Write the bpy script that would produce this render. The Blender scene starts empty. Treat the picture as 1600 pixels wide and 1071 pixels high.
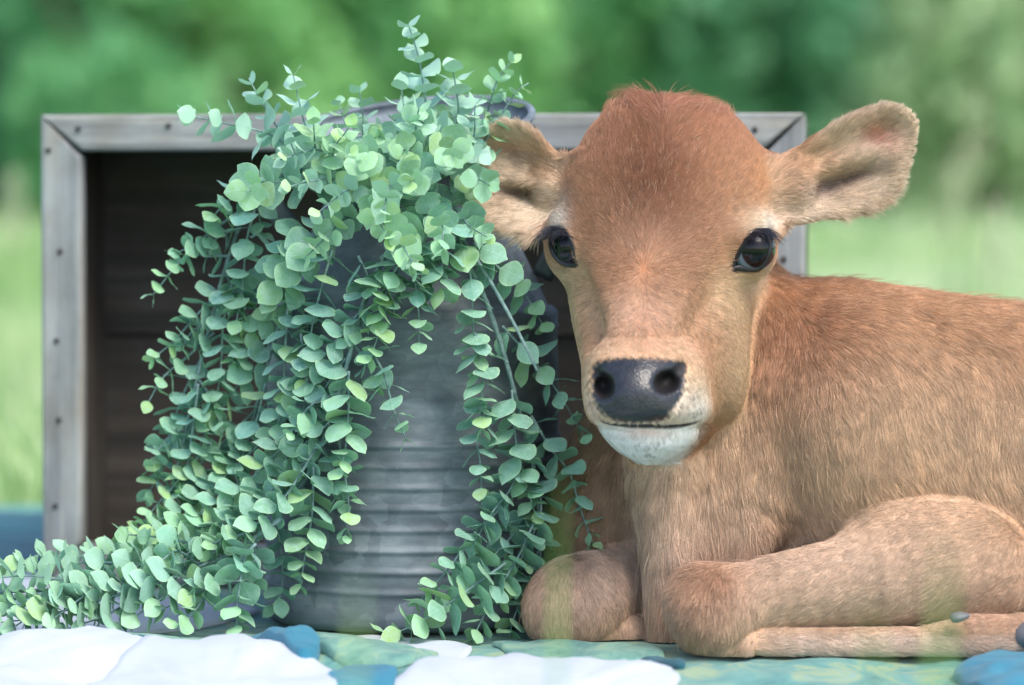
import bpy, math, random
import numpy as np
from mathutils import Vector, Matrix, Quaternion
from mathutils.kdtree import KDTree

R = math.radians
random.seed(7)
rng = np.random.default_rng(11)
SC = bpy.context.scene
COL = SC.collection

# ------------------------------------------------------------------ camera
S = 0.00055                      # metres per photo pixel at the focus distance
DIST, CAMH = 3.0, 0.39
K = S / DIST
PITCH = math.atan(235.5 * K)
cam = bpy.data.cameras.new('camera')
cam_o = bpy.data.objects.new('camera', cam)
COL.objects.link(cam_o)
cam_o.location = (0, -DIST, CAMH)
cam_o.rotation_euler = (R(90) - PITCH, 0, 0)
cam.sensor_width = 36
cam.lens = 36 / (1600 * K)
cam.clip_start = 0.05
cam.clip_end = 400
cam.dof.use_dof = True
cam.dof.focus_distance = DIST - 0.02
cam.dof.aperture_fstop = 3.0
SC.camera = cam_o

# ------------------------------------------------------------------ light
SUN_EL, SUN_AZ = 52, 35          # elevation, and degrees from straight behind the camera towards the right
w = bpy.data.worlds.new('World')
SC.world = w
w.use_nodes = True
nt = w.node_tree
sky = nt.nodes.new('ShaderNodeTexSky')
sky.sky_type = 'NISHITA'
sky.sun_disc = False
sky.sun_elevation = R(SUN_EL)
sky.sun_rotation = R(180 - SUN_AZ)
sky.altitude = 100
sky.air_density = 1.0
sky.dust_density = 2.4
sky.ozone_density = 0.7
nt.links.new(sky.outputs[0], nt.nodes['Background'].inputs['Color'])
nt.nodes['Background'].inputs['Strength'].default_value = 0.15
sun = bpy.data.lights.new('sun', 'SUN')
sun.energy = 1.2
sun.angle = R(28)
sun.color = (1.0, 0.95, 0.88)
sun_o = bpy.data.objects.new('sun', sun)
COL.objects.link(sun_o)
sv = Vector((math.sin(R(SUN_AZ)) * math.cos(R(SUN_EL)), -math.cos(R(SUN_AZ)) * math.cos(R(SUN_EL)), math.sin(R(SUN_EL))))
sun_o.rotation_euler = sv.to_track_quat('Z', 'Y').to_euler()

SC.view_settings.view_transform = 'Standard'
SC.view_settings.look = 'None'
SC.view_settings.exposure = 0.95
SC.view_settings.gamma = 1
SC.view_settings.use_curve_mapping = False
SC.render.engine = 'CYCLES'
SC.cycles.use_denoising = True
SC.cycles.max_bounces = 6
SC.cycles.diffuse_bounces = 3
SC.cycles.transparent_max_bounces = 8
SC.cycles.caustics_reflective = False
SC.cycles.caustics_refractive = False

# ------------------------------------------------------------------ helpers
cp, sp = math.cos(PITCH), math.sin(PITCH)
def P(px, py, d):
    """world point at depth d (metres behind the focus plane) whose projection is photo pixel px, py"""
    a = (px - 800) * K
    b = (535.5 - py) * K
    t = (d + DIST) / (cp + b * sp)
    return np.array((a * t, d, CAMH + t * (b * cp - sp)))
def V(px, py, d):
    return Vector(P(px, py, d).tolist())
def G(px, py, z=0.0):
    """ground point under a photo pixel"""
    a = (px - 800) * K
    b = (535.5 - py) * K
    t = (z - CAMH) / (b * cp - sp)
    return (a * t, -DIST + t * (cp + b * sp))
def proj(p):
    """world points (N,3) -> photo pixel coordinates; used only to lay out coat markings and painted shade"""
    x = p[:, 0]; y = p[:, 1] + DIST; z = p[:, 2] - CAMH
    f = y * cp - z * sp
    u = y * sp + z * cp
    return 800 + x / f / K, 535.5 - u / f / K
def px_r(r, d):
    return r * S * (1 + d / DIST)
def lin(r, g, b):
    f = lambda c: ((c / 255 + 0.055) / 1.055) ** 2.4 if c > 10 else c / 255 / 12.92
    return (f(r), f(g), f(b))
def lin4(r, g, b):
    return lin(r, g, b) + (1,)

def link(name, data, parent=None, mat=None):
    o = bpy.data.objects.new(name, data)
    COL.objects.link(o)
    if parent is not None:
        o.parent = parent
        if data is not None:
            o.matrix_parent_inverse = Matrix.Translation(-Vector(world_loc(parent)))
    if mat is not None:
        o.data.materials.append(mat)
    return o
def world_loc(o):
    l = Vector(o.location)
    return l if o.parent is None else l + world_loc(o.parent) + o.matrix_parent_inverse.translation
def thing(name, label, cat, loc=(0, 0, 0), group=None):
    o = bpy.data.objects.new(name, None)
    o.empty_display_size = 0.05
    COL.objects.link(o)
    o.location = loc
    tag(o, label, cat, group)
    return o
def tag(o, label, cat, group=None, kind=None):
    if label: o['label'] = label
    if cat: o['category'] = cat
    if group: o['group'] = group
    if kind: o['kind'] = kind
    return o
def mesh_from(name, verts, faces, smooth=True):
    me = bpy.data.meshes.new(name)
    me.from_pydata([tuple(map(float, v)) for v in verts], [], [tuple(map(int, f)) for f in faces])
    me.update()
    if smooth:
        me.polygons.foreach_set('use_smooth', [True] * len(me.polygons))
    return me
class MB:
    """collects tubes, boxes and sheets into one mesh"""
    def __init__(self):
        self.v = []; self.f = []
    def add(self, v, f):
        n = len(self.v)
        self.v += [tuple(map(float, q)) for q in v]
        self.f += [tuple(int(i) + n for i in q) for q in f]
    def tube(self, pts, rad, sides=8, cap=True, flat=1.0):
        pts = [Vector(p) for p in pts]
        n = len(pts)
        if not hasattr(rad, '__len__'): rad = [rad] * n
        t0 = (pts[1] - pts[0]).normalized()
        up = Vector((0, 0, 1)) if abs(t0.z) < 0.9 else Vector((0, -1, 0))
        a = t0.cross(up).normalized()
        vs = []; fs = []
        for i in range(n):
            t = (pts[min(i + 1, n - 1)] - pts[max(i - 1, 0)]).normalized()
            a = (a - t * a.dot(t)).normalized()
            b = t.cross(a)
            for k in range(sides):
                an = 2 * math.pi * k / sides
                vs.append(pts[i] + a * math.cos(an) * rad[i] + b * math.sin(an) * rad[i] * flat)
        for i in range(n - 1):
            for k in range(sides):
                k2 = (k + 1) % sides
                fs.append((i * sides + k, i * sides + k2, (i + 1) * sides + k2, (i + 1) * sides + k))
        if cap:
            fs.append(tuple(range(sides - 1, -1, -1)))
            fs.append(tuple((n - 1) * sides + k for k in range(sides)))
        self.add(vs, fs)
    def mesh(self, name, smooth=True):
        return mesh_from(name, self.v, self.f, smooth)
def spline(pts, step):
    """Catmull-Rom through pts (any dimension), resampled about every step"""
    p = np.array(pts, float)
    if len(p) == 2:
        p = np.array([p[0], (p[0] + p[1]) / 2, p[1]])
    q = np.vstack([2 * p[0] - p[1], p, 2 * p[-1] - p[-2]])
    out = []
    for i in range(1, len(q) - 2):
        for t in np.linspace(0, 1, 24, endpoint=False):
            a, b, c, d = q[i - 1], q[i], q[i + 1], q[i + 2]
            out.append(0.5 * ((2 * b) + (c - a) * t + (2 * a - 5 * b + 4 * c - d) * t * t + (3 * b - a - 3 * c + d) * t ** 3))
    out.append(p[-1])
    out = np.array(out)
    L = np.concatenate([[0], np.cumsum(np.linalg.norm(np.diff(out, axis=0), axis=1))])
    n = max(2, int(round(L[-1] / step)) + 1)
    s = np.linspace(0, L[-1], n)
    return np.stack([np.interp(s, L, out[:, k]) for k in range(out.shape[1])], 1)

# ------------------------------------------------------------------ material helpers
def new_mat(name):
    m = bpy.data.materials.new(name)
    m.use_nodes = True
    n = m.node_tree
    return m, n, n.nodes['Principled BSDF']
def nd(n, typ, **kw):
    x = n.nodes.new(typ)
    for k, v in kw.items():
        if k in x.inputs: x.inputs[k].default_value = v
        else: setattr(x, k, v)
    return x
def ramp(n, src, stops, interp='LINEAR'):
    r = n.nodes.new('ShaderNodeValToRGB')
    r.color_ramp.interpolation = interp
    el = r.color_ramp.elements
    while len(el) < len(stops): el.new(0.5)
    for e, (p, c) in zip(el, stops):
        e.position = p
        e.color = c if len(c) == 4 else tuple(c) + (1,)
    n.links.new(src, r.inputs[0])
    return r
def mix(n, fac, a, b, blend='MIX'):
    x = n.nodes.new('ShaderNodeMix')
    x.data_type = 'RGBA'
    x.blend_type = blend
    for v, i in ((fac, 0), (a, 6), (b, 7)):
        if hasattr(v, 'links') or isinstance(v, bpy.types.NodeSocket): n.links.new(v, x.inputs[i])
        else: x.inputs[i].default_value = v
    return x.outputs[2]
def bump(n, bs, src, strength, dist):
    b = nd(n, 'ShaderNodeBump', Strength=strength, Distance=dist)
    n.links.new(src, b.inputs['Height'])
    n.links.new(b.outputs[0], bs.inputs['Normal'])
def coords(n, scale=(1, 1, 1), which='Object', rot=(0, 0, 0)):
    t = n.nodes.new('ShaderNodeTexCoord')
    m = n.nodes.new('ShaderNodeMapping')
    m.inputs['Scale'].default_value = scale
    m.inputs['Rotation'].default_value = rot
    n.links.new(t.outputs[which], m.inputs[0])
    return m.outputs[0]
def noise(n, vec, scale, detail=4, rough=0.55, out=0):
    x = nd(n, 'ShaderNodeTexNoise', Scale=scale, Detail=detail, Roughness=rough)
    if vec is not None: n.links.new(vec, x.inputs['Vector'])
    return x.outputs[out]

#@@SETTING
# ------------------------------------------------------------------ meadow ground
def mat_ground():
    m, n, b = new_mat('meadow_soil')
    v = coords(n)
    r = ramp(n, noise(n, v, 0.6, 5), [(0.3, lin4(116, 160, 104)), (0.5, lin4(142, 182, 124)), (0.7, lin4(166, 200, 146))])
    n.links.new(r.outputs[0], b.inputs['Base Color'])
    b.inputs['Roughness'].default_value = 0.9
    return m
gm = mesh_from('ground', [(-150, -40, -0.03), (150, -40, -0.03), (150, 260, -0.03), (-150, 260, -0.03)], [(0, 1, 2, 3)])
ground = link('ground', gm, None, mat_ground())
tag(ground, 'flat meadow ground under the grass', None, kind='structure')

def mat_leafy(name, cols, trans=0.35):
    m, n, b = new_mat(name)
    att = nd(n, 'ShaderNodeAttribute', attribute_name='tint')
    r = ramp(n, att.outputs['Fac'], [(i / (len(cols) - 1), lin4(*c)) for i, c in enumerate(cols)])
    n.links.new(r.outputs[0], b.inputs['Base Color'])
    b.inputs['Roughness'].default_value = 0.55
    b.inputs['Specular IOR Level'].default_value = 0.25
    tr = n.nodes.new('ShaderNodeBsdfTranslucent')
    n.links.new(r.outputs[0], tr.inputs['Color'])
    ms = nd(n, 'ShaderNodeMixShader', Fac=trans)
    n.links.new(b.outputs[0], ms.inputs[1]); n.links.new(tr.outputs[0], ms.inputs[2])
    n.links.new(ms.outputs[0], n.nodes['Material Output'].inputs['Surface'])
    return m
def fast_mesh(name, v, f, tint=None, smooth=True):
    """numpy verts (N,3), faces (M,k) -> mesh, with an optional per-vertex attribute"""
    v = np.asarray(v, np.float32); f = np.asarray(f, np.int32)
    me = bpy.data.meshes.new(name)
    me.vertices.add(len(v)); me.vertices.foreach_set('co', v.ravel())
    k = f.shape[1]
    me.loops.add(f.size); me.loops.foreach_set('vertex_index', f.ravel())
    me.polygons.add(len(f))
    me.polygons.foreach_set('loop_start', np.arange(0, f.size, k, dtype=np.int32))
    me.polygons.foreach_set('use_smooth', np.full(len(f), smooth))
    me.update(calc_edges=True)
    if tint is not None:
        a = me.attributes.new('tint', 'FLOAT', 'POINT')
        a.data.foreach_set('value', np.asarray(tint, np.float32))
    return me
def blades(xy, h, wd, lean, tint, z0=-0.03):
    """grass blades: two stacked quads tapering to a point"""
    n = len(xy)
    an = rng.uniform(0, 2 * np.pi, n)
    side = np.stack([np.cos(an), np.sin(an), 0 * an], 1) * wd[:, None]
    la = rng.uniform(0, 2 * np.pi, n)
    ld = np.stack([np.cos(la), np.sin(la), 0 * la], 1) * (lean * h)[:, None]
    base = np.concatenate([xy, np.full((n, 1), z0)], 1)
    up = np.zeros((n, 3)); up[:, 2] = h
    m = base + up * 0.55 + ld * 0.3
    t = base + up + ld
    v = np.stack([base - side, base + side, m + side * 0.75, m - side * 0.75, t], 1).reshape(-1, 3)
    i = np.arange(n)[:, None] * 5
    f = np.concatenate([i + np.array([[0, 1, 2]]), i + np.array([[0, 2, 3]]), i + np.array([[3, 2, 4]])])
    return v, f, np.repeat(tint, 5)
M_grass = mat_leafy('grass_blades', [(140, 176, 110), (172, 204, 136), (204, 222, 172), (228, 234, 204)], 0.3)
def near_quilt(x, y):
    return (x > -1.25) & (x < 1.5) & (y > -0.56) & (y < 1.34)
# the nearest growth, right to the cloth, then farther bands with larger blades
vs = []; fs = []; ts = []; off = 0
for n, y0, y1, h0, h1, wd in ((16000, -1.15, -0.5, 0.02, 0.07, 0.0022), (26000, 0.9, 4, 0.04, 0.13, 0.004), (26000, 4, 11, 0.06, 0.2, 0.008), (24000, 11, 27, 0.08, 0.3, 0.02)):
    y = rng.uniform(y0, y1, n)
    x = rng.uniform(-1, 1, n) * (0.19 * (y + 3) + 0.5)
    k = ~near_quilt(x, y)
    x = x[k]; y = y[k]
    h = rng.uniform(h0, h1, len(x)) * (0.8 + 0.4 * np.sin(x * 1.7 + y * 0.9) ** 2)
    t = np.clip(0.45 + 0.25 * np.sin(x * 0.9 + 1.3 * np.sin(y * 0.35)) + rng.normal(0, 0.17, len(x)), 0, 1)
    v, f, tt = blades(np.stack([x, y], 1), h, np.full(len(x), wd), rng.uniform(0.1, 0.6, len(x)), t)
    vs.append(v); fs.append(f + off); ts.append(tt); off += len(v)
grass = link('grass', fast_mesh('grass', np.vstack(vs), np.vstack(fs), np.concatenate(ts), False), None, M_grass)
tag(grass, 'soft pale green meadow grass behind and around the quilt', 'grass', kind='stuff')

# ------------------------------------------------------------------ wood edge behind
def leaf_cloud(c, r, n, size, tint_mu, tint_sd, shell=0.55):
    """leaf-sized rhombi spread through an uneven crown made of several lobes"""
    c = np.array(c); r = np.array(r)
    nl = 9
    lob = rng.normal(0, 1, (nl, 3)); lob /= np.linalg.norm(lob, axis=1)[:, None]
    lob = c + lob * r * rng.uniform(0.35, 0.75, (nl, 1))
    lr = rng.uniform(0.35, 0.6, nl)
    lt = rng.normal(0, tint_sd, nl)
    k = rng.integers(0, nl, n)
    q = rng.normal(0, 1, (n, 3)); q /= np.linalg.norm(q, axis=1)[:, None]
    q *= (rng.uniform(0, 1, (n, 1)) ** shell)
    p = lob[k] + q * r * lr[k][:, None]
    p[:, 2] = np.maximum(p[:, 2], 0.0 + rng.uniform(0, 0.2, n))
    a = rng.normal(0, 1, (n, 3)); a /= np.linalg.norm(a, axis=1)[:, None]
    b = np.cross(a, rng.normal(0, 1, (n, 3))); b /= np.linalg.norm(b, axis=1)[:, None]
    s = size * rng.uniform(0.6, 1.4, (n, 1))
    v = np.stack([p - a * s, p + b * s * 0.55, p + a * s, p - b * s * 0.55], 1).reshape(-1, 3)
    f = np.arange(4 * n).reshape(n, 4)
    t = np.clip(tint_mu + lt[k] + rng.normal(0, 0.1, n), 0, 1)
    return v, f, np.repeat(t, 4)
M_bark = new_mat('bark')[0]
M_bark.node_tree.nodes['Principled BSDF'].inputs['Base Color'].default_value = lin4(88, 80, 70)
M_bark.node_tree.nodes['Principled BSDF'].inputs['Roughness'].default_value = 0.9
F_green = mat_leafy('shrub_leaves', [(92, 150, 108), (116, 182, 126), (146, 206, 140), (178, 224, 154)], 0.35)
F_shade = mat_leafy('shade_dark_leaves', [(86, 134, 112), (100, 156, 124), (114, 174, 132), (134, 192, 142)], 0.3)  # darker palette paints the shaded gaps of the wood edge
F_olive = mat_leafy('olive_leaves', [(116, 150, 114), (146, 178, 134), (176, 202, 154), (204, 220, 180)], 0.3)
def woody(name, label, cat, px, dist, rx, rz, h, mat, n, mu, group, size=0.13):
    x = (px - 800) * K * dist
    y = dist - DIST
    t = thing(name, label, cat, (x, y, 0), group)
    mb = MB()
    mb.tube([(x, y, -0.05), (x + 0.06, y, h * 0.35), (x - 0.04, y + 0.05, h * 0.7)], [0.09, 0.07, 0.03], 8)
    for k in range(5):
        an = k * 1.3
        z0 = h * (0.15 + 0.1 * k)
        mb.tube([(x + 0.03, y, z0), (x + math.cos(an) * rx * 0.4, y + math.sin(an) * rx * 0.4, z0 + h * 0.12), (x + math.cos(an) * rx * 0.75, y + math.sin(an) * rx * 0.75, z0 + h * 0.3)], [0.04, 0.028, 0.012], 6)
    link('trunk', mb.mesh('trunk'), t, M_bark)
    v, f, tt = leaf_cloud((x, y, h * 0.52), (rx, rx * 0.8, rz), n, size, mu, 0.10)
    link('crown', fast_mesh('crown', v, f, tt, False), t, mat)
    return t
gsh = 'shrubs along the wood edge'  # leaf tones vary to paint lit and shaded patches of foliage
woody('shrub', 'dark green shrub at the far left of the wood edge', 'shrub', 20, 27, 1.5, 1.7, 3.2, F_shade, 3800, 0.5, gsh)
woody('shrub', 'mid green shrub behind the left corner of the wooden crate', 'shrub', 190, 25.5, 1.1, 1.4, 2.7, F_green, 3200, 0.42, gsh)
woody('shrub', 'bright green shrub behind the left-hand eucalyptus sprays', 'shrub', 345, 26.5, 1.25, 1.7, 3.3, F_green, 3600, 0.85, gsh)
woody('shrub', 'dark bluish green shrub just left of the tallest eucalyptus spray', 'shrub', 510, 29, 1.0, 1.6, 3.0, F_shade, 3200, 0.45, gsh)
woody('shrub', 'fresh green shrub behind the tallest eucalyptus spray', 'shrub', 740, 27, 1.15, 1.7, 3.3, F_green, 3600, 0.6, gsh)
woody('shrub', 'greyish dark shrub behind the left side of the head of the calf', 'shrub', 930, 30, 0.95, 1.6, 3.2, F_shade, 3200, 0.3, gsh)
woody('shrub', 'green shrub behind the crown of the head of the calf', 'shrub', 1120, 27.5, 1.25, 1.6, 3.2, F_green, 3600, 0.5, gsh)
woody('shrub', 'deep green shrub behind the raised ear of the calf', 'shrub', 1300, 27, 1.1, 1.5, 3.0, F_shade, 3400, 0.75, gsh)
woody('shrub', 'pale olive shrub at the far right of the wood edge', 'shrub', 1540, 24, 1.2, 1.4, 2.8, F_olive, 3600, 0.6, gsh)
vs = []; fs = []; ts = []; off = 0
for k in range(26):
    x = -12 + k + rng.uniform(-0.3, 0.3)
    v, f, tt = leaf_cloud((x, 32 + rng.uniform(0, 5), 3.2), (1.8, 1.5, 3.2), 1500, 0.24, 0.6, 0.18)
    vs.append(v); fs.append(f + off); ts.append(tt); off += len(v)
wood = link('woodland', fast_mesh('woodland', np.vstack(vs), np.vstack(fs), np.concatenate(ts), False), None, F_shade)
tag(wood, 'dark far-off woodland behind the shrubs', 'woodland', kind='stuff')

#@@CRATE
# ------------------------------------------------------------------ wooden crate
def mat_wood(name, c0, c1, c2, axis):
    m, n, b = new_mat(name)
    sc = [26, 26, 26]; sc[axis] = 1.6
    v = coords(n, tuple(sc))
    g = noise(n, v, 1.6, 6, 0.65)
    v2 = coords(n)
    st = noise(n, v2, 9, 4, 0.6)
    r = ramp(n, g, [(0.28, c0), (0.5, c1), (0.72, c2)])
    fs_ = [170, 170, 170]; fs_[axis] = 3.0
    cr = ramp(n, noise(n, coords(n, tuple(fs_)), 1.0, 3, 0.6), [(0.30, (0.45,) * 3), (0.40, (1.0,) * 3)])
    r2 = ramp(n, st, [(0.35, lin4(205, 190, 170)), (0.65, lin4(255, 255, 255))])
    wc = mix(n, 0.75, r.outputs[0], r2.outputs[0], 'MULTIPLY')
    n.links.new(mix(n, 0.8, wc, cr.outputs[0], 'MULTIPLY'), b.inputs['Base Color'])
    b.inputs['Roughness'].default_value = 0.8
    bump(n, b, g, 0.5, 0.002)
    return m
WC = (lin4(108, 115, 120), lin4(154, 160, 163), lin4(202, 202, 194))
WI = (lin4(58, 57, 55), lin4(84, 80, 76), lin4(110, 104, 96))  # inside boards: the crate's inner shade is painted in as darker wood
M_wx, M_wz, M_wix, M_wiy = mat_wood('weathered_wood_across', *WC, 0), mat_wood('weathered_wood_up', *WC, 2), mat_wood('shaded_inner_wood_across', *WI, 0), mat_wood('shaded_inner_wood_up', *WI, 2)
M_nail, n_, b_ = new_mat('rusty_nail')
b_.inputs['Base Color'].default_value = lin4(66, 64, 66); b_.inputs['Roughness'].default_value = 0.6; b_.inputs['Metallic'].default_value = 0.5

CY = R(6.5)
cl = P(67, 920, 0.43)
CW, CH, CD, FT = 0.748, 0.0, 0.19, 0.040
CH = P(67, 186, 0.43)[2]
crate = thing('wooden_crate', 'weathered grey wooden crate standing on its side behind the milk can', 'crate', (cl[0], 0.43, 0.004))
crate.rotation_euler = (0, 0, -CY)
def prism(poly, y0, y1, bev=0.0025):
    """polygon in x,z extruded from y0 to y1 with small chamfers at the front"""
    n = len(poly)
    p = np.array(poly, float)
    c = p.mean(0)
    ins = p + np.array([np.sign(c[0] - q[0]) * bev for q in p])[:, None] * [1, 0] + np.array([np.sign(c[1] - q[1]) * bev for q in p])[:, None] * [0, 1]
    vs = [(q[0], y0, q[1]) for q in ins] + [(q[0], y0 + bev, q[1]) for q in p] + [(q[0], y1, q[1]) for q in p]
    fs = [tuple(range(n))]
    for r in range(2):
        for k in range(n):
            k2 = (k + 1) % n
            fs.append((r * n + k, (r + 1) * n + k, (r + 1) * n + k2, r * n + k2))
    fs.append(tuple(range(3 * n - 1, 2 * n - 1, -1)))
    return vs, fs
def cpart(name, poly, y0, y1, mat, bev=0.0025):
    v, f = prism(poly, y0, y1, bev)
    me = mesh_from(name, v, f, False)
    o = bpy.data.objects.new(name, me)
    COL.objects.link(o); o.parent = crate
    me.materials.append(mat)
    return o
g = 0.0012
cpart('frame_board', [(0, g), (FT, FT + g), (FT, CH - FT - g), (0, CH - g)], 0, 0.021, M_wz)
cpart('frame_board', [(CW, g), (CW, CH - g), (CW - FT, CH - FT - g), (CW - FT, FT + g)], 0, 0.021, M_wz)
cpart('frame_board', [(g, CH), (FT + g, CH - FT * 0.88), (CW - FT - g, CH - FT * 0.88), (CW - g, CH)], 0.0005, 0.021, M_wx)
cpart('frame_board', [(g, 0), (CW - g, 0), (CW - FT - g, FT), (FT + g, FT)], 0.0005, 0.021, M_wx)
TH = 0.016
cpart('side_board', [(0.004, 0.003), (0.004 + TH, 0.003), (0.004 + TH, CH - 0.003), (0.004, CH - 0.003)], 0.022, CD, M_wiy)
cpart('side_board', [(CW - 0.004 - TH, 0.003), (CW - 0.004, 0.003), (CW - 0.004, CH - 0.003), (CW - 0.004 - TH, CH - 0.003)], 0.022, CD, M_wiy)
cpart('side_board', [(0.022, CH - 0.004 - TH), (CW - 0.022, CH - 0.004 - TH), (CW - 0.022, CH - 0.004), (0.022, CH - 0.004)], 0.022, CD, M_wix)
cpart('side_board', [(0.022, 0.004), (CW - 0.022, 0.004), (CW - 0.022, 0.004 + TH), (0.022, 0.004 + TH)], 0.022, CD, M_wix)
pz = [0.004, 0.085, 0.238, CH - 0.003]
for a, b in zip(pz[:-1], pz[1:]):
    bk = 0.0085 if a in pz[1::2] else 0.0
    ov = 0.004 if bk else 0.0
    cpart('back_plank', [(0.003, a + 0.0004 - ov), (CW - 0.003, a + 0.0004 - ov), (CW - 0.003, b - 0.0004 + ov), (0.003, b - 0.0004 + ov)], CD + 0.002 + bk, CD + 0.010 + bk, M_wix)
mb = MB()
mb.tube([(0, 0.004, 0), (0, -0.0008, 0), (0, -0.0022, 0)], [0.0029, 0.0029, 0.002], 10)
nail_me = mb.mesh('nail'); nail_me.materials.append(M_nail)
for x, z in ((0.038, CH - 0.014), (0.128, CH - 0.011), (0.487, CH - 0.014), (0.70, CH - 0.016), (0.60, CH - 0.012), (0.008, CH - 0.035), (0.019, CH - 0.134), (0.015, CH - 0.222), (0.017, CH - 0.30), (0.013, CH - 0.385), (CW - 0.015, CH - 0.05), (CW - 0.02, CH - 0.14)):
    o = bpy.data.objects.new('nail', nail_me)
    COL.objects.link(o); o.parent = crate; o.location = (x, 0, z)

#@@CAN
# ------------------------------------------------------------------ galvanised milk can
def mat_zinc():
    m, n, b = new_mat('galvanised_steel')
    v = coords(n)
    vo = nd(n, 'ShaderNodeTexVoronoi', Scale=48.0)
    dn = nd(n, 'ShaderNodeTexNoise', Scale=30.0, Detail=3)
    n.links.new(v, dn.inputs['Vector'])
    n.links.new(mix(n, 0.03, v, dn.outputs['Color']), vo.inputs['Vector'])
    big = noise(n, coords(n, (1, 1, 2.4)), 11, 6, 0.65)
    streak = noise(n, coords(n, (5, 5, 40)), 1.6, 4, 0.6)
    r = ramp(n, big, [(0.3, lin4(98, 110, 120)), (0.5, lin4(132, 144, 152)), (0.68, lin4(170, 180, 186))])
    sp_ = ramp(n, vo.outputs['Color'], [(0.0, lin4(165, 170, 175)), (1.0, lin4(255, 255, 255))])
    c = mix(n, 0.7, r.outputs[0], sp_.outputs[0], 'MULTIPLY')
    rs = ramp(n, streak, [(0.45, lin4(96, 98, 92)), (0.62, lin4(255, 255, 255))])
    c = mix(n, 0.22, c, rs.outputs[0], 'MULTIPLY')
    n.links.new(c, b.inputs['Base Color'])
    b.inputs['Metallic'].default_value = 0.12
    rr = ramp(n, big, [(0.3, (0.7,) * 3), (0.7, (0.55,) * 3)])
    n.links.new(rr.outputs[0], b.inputs['Roughness'])
    bump(n, b, big, 0.25, 0.002)
    return m
M_zinc = mat_zinc()
CANX, CAND = P(645, 900, 0.17)[0], 0.17
def can_z(py): return P(645, py, 0.17)[2]
RB = px_r(235, 0.17) * 0.985
def lathe(prof, seg=72):
    vs = []; fs = []
    for r, z in prof:
        for k in range(seg):
            a = 2 * math.pi * k / seg
            vs.append((r * math.cos(a), r * math.sin(a), z))
    for i in range(len(prof) - 1):
        for k in range(seg):
            k2 = (k + 1) % seg
            fs.append((i * seg + k, i * seg + k2, (i + 1) * seg + k2, (i + 1) * seg + k))
    return vs, fs
can = thing('milk_can', 'dented galvanised milk can with ribbed sides holding the eucalyptus', 'milk can', (CANX, CAND, 0.004))
zs, zn, zr = can_z(492), can_z(315), can_z(196)
prof = [(0.0, 0.004), (RB * 0.9, 0.004), (RB * 0.97, 0.0), (RB * 1.0, 0.006), (RB * 1.0, 0.018), (RB * 0.985, 0.022)]
z_lo, z_hi = 0.03, can_z(680)
for t in np.linspace(0, 1, 90):
    z = z_lo + t * (z_hi - z_lo)
    prof.append((RB * (0.983 + 0.020 * max(0, math.sin(t * math.pi * 2 * 7.5)) ** 2.2), z))
prof += [(RB * 0.985, can_z(660)), (RB * 0.985, can_z(520)), (RB * 0.992, can_z(517)), (RB * 0.992, can_z(512)), (RB * 0.985, can_z(509)), (RB * 0.99, can_z(500)), (RB * 0.985, zs), (RB * 0.955, zs + 0.004)]
for t in np.linspace(0.08, 1, 14):
    prof.append((RB * 0.955 + (RB * 0.56 - RB * 0.955) * t, zs + 0.004 + (zn - zs) * (t - 0.08) / 0.92))
for t in np.linspace(0.1, 1, 10):
    prof.append((RB * (0.56 + 0.22 * t ** 2.0), zn + 0.004 + (zr - zn - 0.004) * t))
rr_ = RB * 0.78
for a in np.linspace(0, math.pi * 1.2, 8):
    prof.append((rr_ + 0.004 * (1 - math.cos(a)) * 0.9, zr + 0.004 * math.sin(a)))
for t in np.linspace(0.95, 0.0, 10):
    prof.append((RB * (0.55 + 0.22 * t ** 2.0), zn + (zr - zn - 0.004) * t))
prof.append((RB * 0.6, zs - 0.01))
v, f = lathe(prof)
v = np.array(v)
an = np.arctan2(v[:, 1], v[:, 0])
dent = 1 + 0.006 * np.sin(3 * an + v[:, 2] * 21) * np.sin(v[:, 2] * 33 + an) + 0.004 * np.sin(7 * an + v[:, 2] * 40)
v[:, 0] *= dent; v[:, 1] *= dent
top_w = np.clip((v[:, 2] - zn) / (zr - zn), 0, 1) ** 1.5
v[:, 2] += top_w * (0.10 * v[:, 0] + 0.22 * v[:, 1] - 0.004)
o = bpy.data.objects.new('can_body', mesh_from('can_body', v, f)); COL.objects.link(o); o.parent = can; o.data.materials.append(M_zinc)
M_strap, n_, b_ = new_mat('dark_strap')
b_.inputs['Base Color'].default_value = lin4(86, 100, 106); b_.inputs['Roughness'].default_value = 0.45; b_.inputs['Metallic'].default_value = 0.4
for sx in (-1, 1):
    hz = [can_z(q) for q in ((262, 272, 300, 335, 378) if sx < 0 else (265, 280, 330, 390, 440))]
    hr = (0.70, 0.84, 0.95, 0.92, 0.76) if sx < 0 else (0.70, 0.90, 1.0, 0.98, 0.88)
    pts = spline([(sx * RB * a, 0, z) for a, z in zip(hr, hz)], 0.006)
    mb = MB(); mb.tube(pts, 0.0042, 10, flat=2.4)
    o = bpy.data.objects.new('handle', mb.mesh('handle')); COL.objects.link(o); o.parent = can; o.data.materials.append(M_strap)
    o.rotation_euler = (0, 0, R(-8 if sx > 0 else 8))

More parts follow.
